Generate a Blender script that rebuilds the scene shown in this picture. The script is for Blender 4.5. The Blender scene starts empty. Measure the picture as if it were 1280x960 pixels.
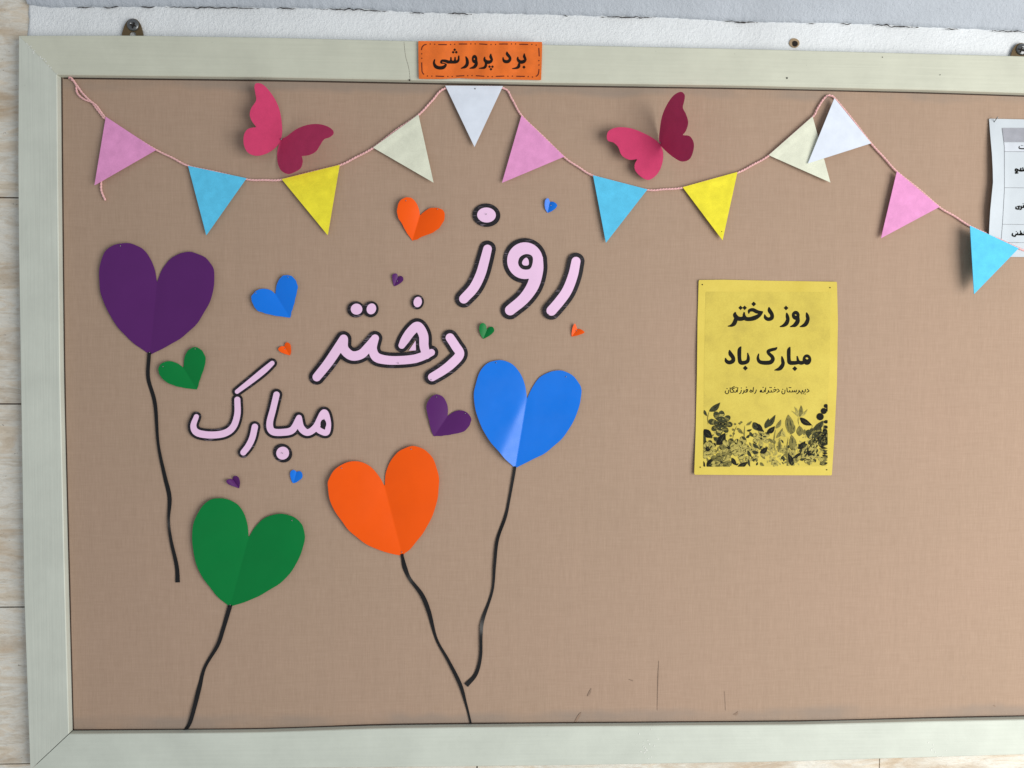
import bpy, math, random
import numpy as np
from mathutils import Vector, Euler, Matrix

scene = bpy.context.scene
col = scene.collection
random.seed(7)

# ------------------------------------------------------------------ camera
FPX, DIST = 961.0, 1.14            # focal length in photo pixels, metres to the board
TH, PH, RO = 0.03917371, 0.02923765, 0.00447157
Fw = np.array([math.sin(TH)*math.cos(PH), math.cos(TH)*math.cos(PH), -math.sin(PH)])
_r = np.cross(Fw, [0, 0, 1]); _r /= np.linalg.norm(_r); _u = np.cross(_r, Fw)
Rt = _r*math.cos(RO) + _u*math.sin(RO)
Up = -_r*math.sin(RO) + _u*math.cos(RO)
CAM = -DIST*Fw
cam = bpy.data.objects.new('camera', bpy.data.cameras.new('camera'))
col.objects.link(cam)
cam.matrix_world = Matrix(((Rt[0], Up[0], -Fw[0], CAM[0]), (Rt[1], Up[1], -Fw[1], CAM[1]),
                           (Rt[2], Up[2], -Fw[2], CAM[2]), (0, 0, 0, 1)))
cam.data.sensor_width = 36.0
cam.data.lens = FPX/1280*36.0
cam.data.clip_start = 0.01
cam.data.clip_end = 50
scene.camera = cam

# ------------------------------------------------------------------ light
w = bpy.data.worlds.new('World'); scene.world = w; w.use_nodes = True
w.node_tree.nodes['Background'].inputs[0].default_value = (0.90, 0.95, 1.0, 1)
w.node_tree.nodes['Background'].inputs[1].default_value = 0.40

def area(name, loc, target, sx, sy, power, colr):
    d = bpy.data.lights.new(name, 'AREA'); d.shape = 'RECTANGLE'; d.size = sx; d.size_y = sy
    d.energy = power; d.color = colr
    o = bpy.data.objects.new(name, d); col.objects.link(o)
    o.location = loc
    o.rotation_euler = (Vector(target)-Vector(loc)).to_track_quat('-Z', 'Y').to_euler()
    return o
area('window_light', (1.75, -1.75, -0.38), (0.05, 0, -.12), 1.7, 1.9, 65, (1.0, 0.97, 0.91))
scene.view_settings.view_transform = 'Standard'
scene.view_settings.look = 'None'
scene.view_settings.exposure = 0.0
scene.view_settings.gamma = 1.0

# ------------------------------------------------------------------ helpers
def P(u, v, y=0.0):
    """point of the plane at depth y (metres, minus is towards the viewer) seen at photo pixel u, v"""
    d = Fw + (u-640)/FPX*Rt - (v-480)/FPX*Up
    t = (y-CAM[1])/d[1]
    return CAM + t*d

def PP(uv, y):
    uv = np.asarray(uv, float); y = np.broadcast_to(np.asarray(y, float), (len(uv),))
    d = Fw[None] + ((uv[:, 0]-640)/FPX)[:, None]*Rt - ((uv[:, 1]-480)/FPX)[:, None]*Up
    t = (y-CAM[1])/d[:, 1]
    return CAM + t[:, None]*d

def lin(c):
    return tuple((x/255/12.92 if x/255 <= .04045 else ((x/255+.055)/1.055)**2.4) for x in c) + (1,)

def tag(o, label=None, cat=None, group=None, kind=None):
    if label: o['label'] = label
    if cat: o['category'] = cat
    if group: o['group'] = group
    if kind: o['kind'] = kind
    return o

def thing(name, loc, label, cat, group=None):
    o = bpy.data.objects.new(name, None); o.empty_display_size = .02
    col.objects.link(o); o.location = Vector(loc)
    return tag(o, label, cat, group)

def mesh(name, V, F, mats, parent=None, midx=None, smooth=False):
    V = np.asarray(V, float)
    if parent is not None:
        off = np.array(parent.matrix_basis.translation)
        p = parent
        while p.parent is not None:
            p = p.parent; off = off + np.array(p.matrix_basis.translation)
        V = V - off
    me = bpy.data.meshes.new(name)
    me.from_pydata([tuple(v) for v in V], [], [tuple(int(i) for i in f) for f in F])
    for m in (mats if isinstance(mats, (list, tuple)) else [mats]): me.materials.append(m)
    if midx is not None: me.polygons.foreach_set('material_index', np.asarray(midx, dtype=np.int32))
    if smooth: me.polygons.foreach_set('use_smooth', [True]*len(me.polygons))
    me.update()
    o = bpy.data.objects.new(name, me); col.objects.link(o)
    if parent is not None: o.parent = parent
    return o

# ---- outlines
def catmull(pts, n=8, closed=False):
    pts = np.asarray(pts, float)
    if len(pts) < 3 and not closed: return pts
    out = []
    N = len(pts)
    rng = range(N) if closed else range(N-1)
    for i in rng:
        if closed: a, b, c, d = pts[(i-1) % N], pts[i], pts[(i+1) % N], pts[(i+2) % N]
        else:
            b, c = pts[i], pts[i+1]
            a = pts[i-1] if i > 0 else 2*b-c
            d = pts[i+2] if i+2 < N else 2*c-b
        for k in range(n):
            t = k/n
            out.append(.5*((2*b)+(c-a)*t+(2*a-5*b+4*c-d)*t*t+(-a+3*b-3*c+d)*t**3))
    if not closed: out.append(pts[-1])
    return np.array(out)

def tr(o, s):
    """local coordinates of an enlargement (origin o, scale s) -> photo pixels"""
    def f(pts):
        return [tuple([o[0]+p[0]/s, o[1]+p[1]/s] + [q/s for q in p[2:]]) for p in pts]
    return f

def sd_poly(poly):
    poly = np.asarray(poly, float)
    def f(U, V):
        d2 = np.full(U.shape, 1e18); inside = np.zeros(U.shape, bool)
        n = len(poly)
        for i in range(n):
            ax, ay = poly[i]; bx, by = poly[(i+1) % n]
            ex, ey = bx-ax, by-ay; L = ex*ex+ey*ey
            if L < 1e-12: continue
            t = np.clip(((U-ax)*ex+(V-ay)*ey)/L, 0, 1)
            d2 = np.minimum(d2, (U-ax-t*ex)**2+(V-ay-t*ey)**2)
            c = ((ay > V) != (by > V))
            if ey != 0: inside ^= c & (U < (V-ay)*ex/ey+ax)
        d = np.sqrt(d2)
        return np.where(inside, -d, d)
    f.bb = (poly[:, 0].min(), poly[:, 1].min(), poly[:, 0].max(), poly[:, 1].max())
    return f

def sd_stroke(pts, r=None, n=6, smooth=True):
    pts = np.array([tuple(p)+((r,) if len(p) == 2 else ()) for p in pts], float)
    if smooth and len(pts) > 2: pts = catmull(pts, n)
    def f(U, V):
        d = np.full(U.shape, 1e9)
        for (ax, ay, ra), (bx, by, rb) in zip(pts[:-1], pts[1:]):
            ex, ey = bx-ax, by-ay; L = max(ex*ex+ey*ey, 1e-9)
            t = np.clip(((U-ax)*ex+(V-ay)*ey)/L, 0, 1)
            d = np.minimum(d, np.hypot(U-ax-t*ex, V-ay-t*ey)-(ra+(rb-ra)*t))
        return d
    m = pts[:, 2].max()
    f.bb = (pts[:, 0].min()-m, pts[:, 1].min()-m, pts[:, 0].max()+m, pts[:, 1].max()+m)
    return f

def sd_ell(c, rx, ry, rot=0):
    ca, sa = math.cos(rot), math.sin(rot)
    def f(U, V):
        x = (U-c[0])*ca+(V-c[1])*sa; y = -(U-c[0])*sa+(V-c[1])*ca
        k = np.hypot(x/rx, y/ry)
        return (k-1)*min(rx, ry)
    m = max(rx, ry)
    f.bb = (c[0]-m, c[1]-m, c[0]+m, c[1]+m)
    return f

def sd_dia(c, r):
    def f(U, V): return (np.abs(U-c[0])+np.abs(V-c[1])-r*1.25)*.7071
    f.bb = (c[0]-1.3*r, c[1]-1.3*r, c[0]+1.3*r, c[1]+1.3*r)
    return f

def union(*fs):
    def f(U, V):
        d = fs[0](U, V)
        for g in fs[1:]: d = np.minimum(d, g(U, V))
        return d
    f.bb = tuple([min(g.bb[k] for g in fs) for k in (0, 1)]+[max(g.bb[k] for g in fs) for k in (2, 3)])
    return f

def cut(a, b):
    def f(U, V): return np.maximum(a(U, V), -b(U, V))
    f.bb = a.bb
    return f

def grow(a, r):
    def f(U, V): return a(U, V)-r
    f.bb = (a.bb[0]-r, a.bb[1]-r, a.bb[2]+r, a.bb[3]+r)
    return f

def march(f, cell):
    x0, y0, x1, y1 = f.bb
    us = np.arange(x0-1.5*cell, x1+2.5*cell, cell); vs = np.arange(y0-1.5*cell, y1+2.5*cell, cell)
    U, V = np.meshgrid(us, vs)
    S = f(U, V)
    S = np.where(np.abs(S) < cell*.02, np.where(S < 0, -cell*.02, cell*.02), S)
    vid = {}; verts = []; faces = []
    def pt(key, x, y):
        k = vid.get(key)
        if k is None:
            k = vid[key] = len(verts); verts.append((x, y))
        return k
    ins = S < 0
    cellany = ins[:-1, :-1] | ins[1:, :-1] | ins[:-1, 1:] | ins[1:, 1:]
    for j, i in np.argwhere(cellany):
        c = ((j+1, i), (j+1, i+1), (j, i+1), (j, i))
        poly = []
        for k in range(4):
            a = c[k]; b = c[(k+1) % 4]
            if ins[a]: poly.append(pt(a, us[a[1]], vs[a[0]]))
            if ins[a] != ins[b]:
                t = S[a]/(S[a]-S[b])
                key = (a, b) if a < b else (b, a)
                poly.append(pt(key, us[a[1]]+t*(us[b[1]]-us[a[1]]), vs[a[0]]+t*(vs[b[0]]-vs[a[0]])))
        if len(poly) >= 3: faces.append(poly)
    return np.array(verts), faces

def slab(name, uv, faces, depth, thick, mat, parent, smooth=True):
    """a sheet: front faces at depth(u, v), back faces thick behind, edges all round"""
    d = depth(uv[:, 0], uv[:, 1]) if callable(depth) else np.full(len(uv), float(depth))
    A = PP(uv, d); n = len(A)
    B = A + np.array([0, thick, 0])
    V = list(A) + list(B); F = [list(f) for f in faces] + [[i+n for i in reversed(f)] for f in faces]
    cnt = {}
    for f in faces:
        for a, b in zip(f, f[1:]+f[:1]):
            k = (a, b) if a < b else (b, a); cnt.setdefault(k, []).append((a, b))
    nf = len(F)
    m = {}
    for k, e in cnt.items():
        if len(e) == 1:
            a, b = e[0]
            q = []
            for i in (a, b):
                if i not in m:
                    m[i] = len(V); V.append(A[i]); V.append(B[i])
                q.append(m[i])
            F.append([q[1], q[0], q[0]+1, q[1]+1])
    o = mesh(name, np.array(V), F, mat, parent, smooth=smooth)
    return o

def cutout(name, f, cell, depth, thick, mat, parent):
    uv, fc = march(f, cell)
    return slab(name, uv, fc, depth, thick, mat, parent)

def tube(name, path, r, mat, parent=None, sides=8, closed_caps=True):
    """path: world points"""
    path = np.asarray(path, float); V = []; F = []
    n = len(path)
    rr = np.broadcast_to(np.asarray(r, float), (n,))
    for i in range(n):
        t = path[min(i+1, n-1)]-path[max(i-1, 0)]; t /= max(np.linalg.norm(t), 1e-9)
        a = np.cross(t, [0, 1, 0]); a /= max(np.linalg.norm(a), 1e-9); b = np.cross(a, t)
        for k in range(sides):
            th = 2*math.pi*k/sides
            V.append(path[i]+rr[i]*(a*math.cos(th)+b*math.sin(th)))
    for i in range(n-1):
        for k in range(sides):
            k2 = (k+1) % sides
            F.append([i*sides+k, (i+1)*sides+k, (i+1)*sides+k2, i*sides+k2])
    F.append(list(range(sides))); F.append([(n-1)*sides+k for k in reversed(range(sides))])
    return mesh(name, V, F, mat, parent, smooth=True)

# ------------------------------------------------------------------ materials
class NT:
    def __init__(self, name):
        self.m = bpy.data.materials.new(name); self.m.use_nodes = True
        self.t = self.m.node_tree; self.b = self.t.nodes['Principled BSDF']
        self.co = self.t.nodes.new('ShaderNodeTexCoord')
    def n(self, typ, **kw):
        nd = self.t.nodes.new(typ)
        for k, v in kw.items(): setattr(nd, k, v)
        return nd
    def l(self, a, b): self.t.links.new(a, b)
    def noise(self, scale, detail=4, rough=.55, vec=(1, 1, 1), dist=0, w=0.0):
        mp = self.n('ShaderNodeMapping'); mp.inputs['Scale'].default_value = vec
        mp.inputs['Location'].default_value = (w, w*1.7, w*.6)
        self.l(self.co.outputs['Object'], mp.inputs[0])
        nz = self.n('ShaderNodeTexNoise'); nz.inputs['Scale'].default_value = scale
        nz.inputs['Detail'].default_value = detail; nz.inputs['Roughness'].default_value = rough
        nz.inputs['Distortion'].default_value = dist
        self.l(mp.outputs[0], nz.inputs['Vector'])
        return nz.outputs['Fac']
    def ramp(self, fac, stops, interp='LINEAR'):
        r = self.n('ShaderNodeValToRGB'); r.color_ramp.interpolation = interp
        e = r.color_ramp.elements
        while len(e) < len(stops): e.new(.5)
        for k, (p, c) in enumerate(stops):
            e[k].position = p; e[k].color = c if len(c) == 4 else tuple(c)+(1,)
        self.l(fac, r.inputs[0]); return r.outputs[0]
    def mix(self, fac, a, b, mode='MIX'):
        x = self.n('ShaderNodeMix', data_type='RGBA', blend_type=mode)
        for s, v in ((x.inputs[0], fac), (x.inputs[6], a), (x.inputs[7], b)):
            if isinstance(v, (int, float)): s.default_value = v
            elif isinstance(v, tuple): s.default_value = v
            else: self.l(v, s)
        return x.outputs[2]
    def math(self, op, a, b=0.0, c=None):
        x = self.n('ShaderNodeMath', operation=op)
        for s, v in zip(x.inputs, (a, b, c)):
            if v is None: continue
            if isinstance(v, (int, float)): s.default_value = v
            else: self.l(v, s)
        return x.outputs[0]
    def maprange(self, v, a, b, c=0., d=1.):
        x = self.n('ShaderNodeMapRange'); x.interpolation_type = 'SMOOTHSTEP'
        for k, q in zip((1, 2, 3, 4), (a, b, c, d)): x.inputs[k].default_value = q
        self.l(v, x.inputs[0]); return x.outputs[0]
    def bump(self, h, strength, dist=.001, prev=None):
        b = self.n('ShaderNodeBump'); b.inputs['Strength'].default_value = strength
        b.inputs['Distance'].default_value = dist
        self.l(h, b.inputs['Height'])
        if prev is not None: self.l(prev, b.inputs['Normal'])
        return b.outputs[0]
    def out(self, colr=None, rough=None, normal=None, spec=None):
        for k, v in (('Base Color', colr), ('Roughness', rough), ('Normal', normal), ('Specular IOR Level', spec)):
            if v is None: continue
            if isinstance(v, (int, float, tuple)): self.b.inputs[k].default_value = v
            else: self.l(v, self.b.inputs[k])
        return self.m

def paper(name, rgb, rough=.6, mott=.06, scale=60, bump=.15, spec=.35, sheen=None, fine=900):
    t = NT(name); c = lin(rgb)
    dk = tuple(x*(1-mott*2) for x in c[:3])+(1,); lt = tuple(min(1, x*(1+mott*1.3)) for x in c[:3])+(1,)
    n1 = t.noise(scale, 5, .6)
    cc = t.ramp(n1, [(.3, dk), (.7, lt)])
    n2 = t.noise(fine, 2, .6)
    cc = t.mix(.5, cc, t.ramp(n2, [(.25, (.82, .82, .82)), (.75, (1.12, 1.12, 1.12))]), 'MULTIPLY') if mott > .03 else cc
    nb = t.bump(t.noise(35, 3), bump, .002)
    nb = t.bump(n2, bump*.6, .0003, nb)
    return t.out(cc, rough, nb, spec)

def gloss(name, rgb, rough=.34, spec=.22):
    t = NT(name); c = lin(rgb)
    dk = tuple(x*.93 for x in c[:3])+(1,)
    cc = t.ramp(t.noise(22, 3), [(.3, dk), (.7, c)])
    nb = t.bump(t.noise(26, 2), .22, .002)
    nb = t.bump(t.noise(1400, 2), .10, .0002, nb)
    rr = t.maprange(t.noise(18, 3), .3, .7, rough-.06, rough+.1)
    return t.out(cc, rr, nb, spec)

def fabric_mat():
    t = NT('board_fabric')
    thx = t.noise(1, 3, .6, (640, 1, 40)); thz = t.noise(1, 3, .6, (40, 1, 640), w=3.3)
    weave = t.math('ADD', t.math('MULTIPLY', thx, .62), t.math('MULTIPLY', thz, .38))
    wx = t.noise(1, 2, .5, (130, 1, 5), w=1.1); wz = t.noise(1, 2, .5, (5, 1, 130), w=5.1)
    big = t.noise(3.2, 4, .55, w=2.0)
    base = t.ramp(weave, [(.32, lin((166, 141, 122))), (.5, lin((172, 147, 128))), (.68, lin((178, 153, 134)))])
    base = t.mix(.22, base, t.ramp(wx, [(.3, (.90, .90, .90)), (.7, (1.06, 1.06, 1.06))]), 'MULTIPLY')
    base = t.mix(.07, base, t.ramp(wz, [(.3, (.92, .92, .92)), (.7, (1.05, 1.05, 1.05))]), 'MULTIPLY')
    base = t.mix(.4, base, t.ramp(big, [(.3, (.95, .96, .93)), (.7, (1.04, 1.0, 1.0))]), 'MULTIPLY')
    # top rail's shade painted into the cloth, dusty turned-over strip below, and a few scuffs
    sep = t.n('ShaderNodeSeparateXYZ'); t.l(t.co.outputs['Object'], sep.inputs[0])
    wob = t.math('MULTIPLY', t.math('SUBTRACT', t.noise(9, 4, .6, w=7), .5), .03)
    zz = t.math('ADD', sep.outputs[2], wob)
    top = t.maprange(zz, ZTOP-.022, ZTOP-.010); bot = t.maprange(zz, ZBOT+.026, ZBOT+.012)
    shade_dust = t.math('MULTIPLY', t.math('MAXIMUM', top, bot), t.maprange(t.noise(7, 4, w=11), .35, .6, .12, .5))
    base = t.mix(shade_dust, base, lin((140, 131, 124)))
    sc = t.maprange(t.noise(1, 4, .65, (38, 1, 15), w=21), .74, .80, 0, .22)
    base = t.mix(sc, base, lin((120, 108, 98)))
    nb = t.bump(t.noise(2.5, 2, w=3), .25, .01)
    nb = t.bump(weave, .3, .0005, nb)
    return t.out(base, .82, nb, .25)

def paint_mat(name, rgb, axis):
    t = NT(name); c = lin(rgb)
    v = (6, 1, 260) if axis == 'x' else (260, 1, 6)
    st = t.noise(1, 4, .6, v); pat = t.noise(14, 5, .6, w=4)
    lt = tuple(x*1.05 for x in c[:3])+(1,); dk = tuple(x*.93 for x in c[:3])+(1,)
    cc = t.ramp(pat, [(.3, dk), (.7, lt)])
    cc = t.mix(.35, cc, t.ramp(st, [(.3, (.92, .92, .92)), (.7, (1.06, 1.06, 1.06))]), 'MULTIPLY')
    chips = t.maprange(t.noise(70, 5, .7, w=9), .73, .77, 0, .6)
    cc = t.mix(chips, cc, lin((214, 216, 210)))
    dirt = t.maprange(t.noise(120, 3, .6, w=13), .76, .80, 0, .5)
    cc = t.mix(dirt, cc, lin((110, 105, 95)))
    nb = t.bump(st, .55, .0007); nb = t.bump(t.noise(45, 4, .6), .25, .0015, nb)
    return t.out(cc, .5, nb, .4)

def plaster_mat(name, rgb, sc=1.0):
    t = NT(name); c = lin(rgb)
    n = t.noise(210*sc, 6, .68); m = t.noise(620*sc, 3, .6, w=2); g = t.noise(9, 5, .6, w=5)
    dk = tuple(x*.88 for x in c[:3])+(1,)
    cc = t.ramp(g, [(.3, dk), (.65, c)])
    pit = t.maprange(t.noise(260*sc, 4, .7, w=8), .30, .22, 0, .45)
    cc = t.mix(pit, cc, lin((120, 116, 112)))
    nb = t.bump(n, .75, .0028); nb = t.bump(m, .5, .001, nb)
    return t.out(cc, .75, nb, .3)

def stone_mat():
    t = NT('travertine')
    band = t.noise(1, 8, .68, (9, 9, 44), dist=1.1); fine = t.noise(1, 6, .7, (55, 25, 165), dist=.8, w=3)
    patch = t.noise(7, 4, .6, (1, 1, 2.4), w=6)
    cc = t.ramp(band, [(.28, lin((204, 190, 168))), (.42, lin((222, 211, 194))), (.52, lin((228, 226, 218))),
                       (.62, lin((212, 202, 186))), (.75, lin((238, 238, 234)))])
    cc = t.mix(.7, cc, t.ramp(fine, [(.3, (.82, .81, .79)), (.55, (1.0, 1.0, 1.0)), (.75, (1.12, 1.12, 1.12))]), 'MULTIPLY')
    cc = t.mix(t.maprange(patch, .45, .7, 0, .55), cc, lin((205, 176, 142)), 'MULTIPLY')
    vein = t.maprange(t.noise(1, 7, .7, (12, 8, 95), dist=1.0, w=9), .66, .70, 0, .7)
    cc = t.mix(vein, cc, lin((222, 226, 226)))
    pit = t.maprange(t.noise(1, 5, .7, (95, 60, 190), w=14), .36, .28, 0, .75)
    cc = t.mix(pit, cc, lin((104, 94, 84)))
    nb = t.bump(fine, .55, .002); nb = t.bump(band, .4, .004, nb)
    return t.out(cc, .55, nb, .4)

def plain(name, rgb, rough=.6, metal=0., bump=0., spec=.4):
    t = NT(name); c = lin(rgb)
    dk = tuple(x*.8 for x in c[:3])+(1,)
    cc = t.ramp(t.noise(180, 4), [(.3, dk), (.7, c)])
    t.b.inputs['Metallic'].default_value = metal
    nb = t.bump(t.noise(300, 3), bump, .0005) if bump else None
    return t.out(cc, rough, nb, spec)

def marker_mat():
    t = NT('black_marker')
    n = t.noise(1, 3, .6, (60, 1, 620)); n2 = t.noise(40, 3, w=4)
    m = t.math('MULTIPLY', t.maprange(n, .56, .63), t.maprange(n2, .42, .6))
    cc = t.mix(t.math('MULTIPLY', m, .36), lin((22, 19, 25)), lin((170, 155, 172)))
    cc = t.mix(t.maprange(t.noise(150, 3, w=8), .35, .7, 0, .35), cc, lin((36, 31, 40)))
    return t.out(cc, .5, t.bump(t.noise(500, 3), .2, .0003), .35)

def poster_mat():
    t = NT('yellow_paper')
    g = t.noise(16, 5, .6); f = t.noise(700, 2, .6); st = t.noise(1, 3, .6, (90, 1, 3), w=4)
    cc = t.ramp(g, [(.3, lin((208, 186, 72))), (.7, lin((219, 198, 86)))])
    cc = t.mix(.4, cc, t.ramp(f, [(.25, (.86, .86, .82)), (.75, (1.1, 1.1, 1.08))]), 'MULTIPLY')
    nb = t.bump(t.noise(14, 2), .3, .004)
    return t.out(cc, .6, nb, .35)

def scan_tone_mat():
    t = NT('copied_grey_tone')
    g = t.noise(22, 6, .65, w=3); f = t.noise(520, 3, .7)
    cc = t.ramp(g, [(.30, lin((192, 173, 74))), (.5, lin((208, 188, 80))), (.7, lin((216, 197, 87)))])
    cc = t.mix(.6, cc, t.ramp(f, [(.25, (.84, .84, .80)), (.75, (1.1, 1.1, 1.08))]), 'MULTIPLY')
    return t.out(cc, .62, t.bump(t.noise(14, 2), .3, .004), .3)

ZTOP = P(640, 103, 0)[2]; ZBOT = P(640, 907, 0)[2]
M = {}
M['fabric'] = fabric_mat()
M['rail'] = paint_mat('cream_paint_rail', (203, 205, 189), 'x')
M['stile'] = paint_mat('cream_paint_stile_cool_lit', (204, 209, 199), 'z')  # same frame paint, cooler light mixed into its colour
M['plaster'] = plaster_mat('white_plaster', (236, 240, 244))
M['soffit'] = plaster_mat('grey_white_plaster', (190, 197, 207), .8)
M['stone'] = stone_mat()
M['gap'] = plain('brown_gap', (96, 78, 66), .9, bump=.6)
M['crack'] = plain('crack_dark', (62, 58, 58), .9)
M['steel'] = plain('pin_steel', (150, 150, 150), .3, .9)
M['bracket'] = plain('bracket_metal', (118, 100, 74), .45, .6, .3)
M['screw'] = plain('screw_metal', (120, 122, 124), .35, .8, .2)
M['dark'] = plain('hole_dark', (32, 26, 22), .9)
M['marker'] = marker_mat()
M['pink'] = paper('letter_pink_paper', (240, 202, 236), .6, .02, 30, .15)
M['tape'] = gloss('black_tape', (22, 21, 23), .36, .35)
M['h_purple'] = gloss('purple_card', (90, 36, 106), .42)
M['h_green'] = gloss('green_card', (0, 124, 58), .42)
M['h_orange'] = gloss('orange_card', (250, 92, 6), .42)
M['h_blue'] = gloss('blue_card', (0, 120, 236), .36, .42)
M['f_pink'] = paper('pink_felt', (230, 154, 206), .85, .05, 70, .3)
M['f_blue'] = paper('sky_blue_felt', (92, 200, 242), .85, .05, 70, .3)
M['f_yellow'] = paper('yellow_felt', (242, 230, 58), .85, .06, 70, .3)
M['f_cream'] = paper('cream_felt', (226, 229, 210), .85, .05, 45, .3)
M['f_white'] = paper('white_felt', (222, 230, 244), .85, .03, 45, .3)
M['string'] = paper('pink_cord', (236, 186, 186), .8, .08, 300, .4)
M['b_pink'] = paper('butterfly_pink_card', (200, 62, 106), .65, .04, 60, .2, .15)
M['b_dark'] = M['b_pink']
M['sign'] = paper('orange_paper', (236, 114, 34), .42, .07, 45, .5, .5)
M['maroon_ink'] = plain('maroon_ink', (92, 18, 12), .6)
M['black_ink'] = plain('black_ink', (34, 24, 20), .7, spec=.15)
M['poster'] = poster_mat()
M['tone'] = scan_tone_mat()
M['ink'] = plain('toner_black', (24, 24, 20), .7, spec=.12)
M['ink_dark'] = paper('toner_dark', (62, 64, 42), .7, .25, 260, .0, .12)
M['ink_mid'] = paper('toner_mid', (128, 120, 66), .7, .22, 260, .0, .12)
M['ink_light'] = paper('toner_light', (180, 166, 84), .7, .14, 260, .0)
M['white'] = paper('white_office_paper', (198, 206, 214), .6, .02, 30, .2)
M['grey_print'] = paper('grey_header_print', (158, 160, 170), .6, .05, 80, .05)
M['pale_print'] = paper('pale_header_print', (204, 210, 220), .6, .03, 80, .05)
M['line_ink'] = plain('grey_line_ink', (120, 122, 128), .6)

# ------------------------------------------------------------------ the setting
YF = -0.011        # front face of the frame
YW = 0.006         # face of the wall
def polyline(pts, n):
    pts = np.asarray(pts, float); s = np.r_[0, np.cumsum(np.hypot(*np.diff(pts, axis=0).T))]
    q = np.linspace(0, s[-1], n)
    return np.c_[np.interp(q, s, pts[:, 0]), np.interp(q, s, pts[:, 1])]

def box(x0, x1, y0, y1, z0, z1):
    V = [(x, y, z) for x in (x0, x1) for y in (y0, y1) for z in (z0, z1)]
    F = [(0, 1, 3, 2), (4, 6, 7, 5), (0, 4, 5, 1), (2, 3, 7, 6), (0, 2, 6, 4), (1, 5, 7, 3)]
    return V, F

def wall_tiles():
    V = []; F = []; rnd = random.Random(3)
    xg = P(29.5, 20, YW)[0]
    # courses of stone, joints read at the left of the photograph
    zs = [P(15, v, YW)[2] for v in (-260, -8, 247, 505, 759, 955)] + [P(15, 955, YW)[2]-.31, P(15, 955, YW)[2]-.62]
    for k in range(len(zs)-1):
        z1, z0 = zs[k], zs[k+1]
        cuts = [-1.6, -.93+.0*(k % 2)] if k < 0 else [-1.6]
        x = -1.6
        xs = [-1.6]
        while x < 2.3:
            x += .62; xs.append(x + (.31 if k % 2 else 0))
        for a, b in zip(xs[:-1], xs[1:]):
            if k < 1:                      # beside the plaster band the stone stops
                if a > xg: continue
                b = min(b, xg)
            g = .001; dy = rnd.uniform(-.0008, .0008)
            v, f = box(a+g, b-g, YW+dy, YW+.02, z0+g, z1-g)
            o = len(V); V += v; F += [[i+o for i in q] for q in f]
    o = mesh('stone_wall', V, F, M['stone']); tag(o, kind='structure')
    v, f = box(-1.7, 2.4, YW+.004, YW+.03, zs[-1]-.05, zs[0]+.05)
    tag(mesh('wall_backing', v, f, M['gap']), kind='structure')
wall_tiles()

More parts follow.
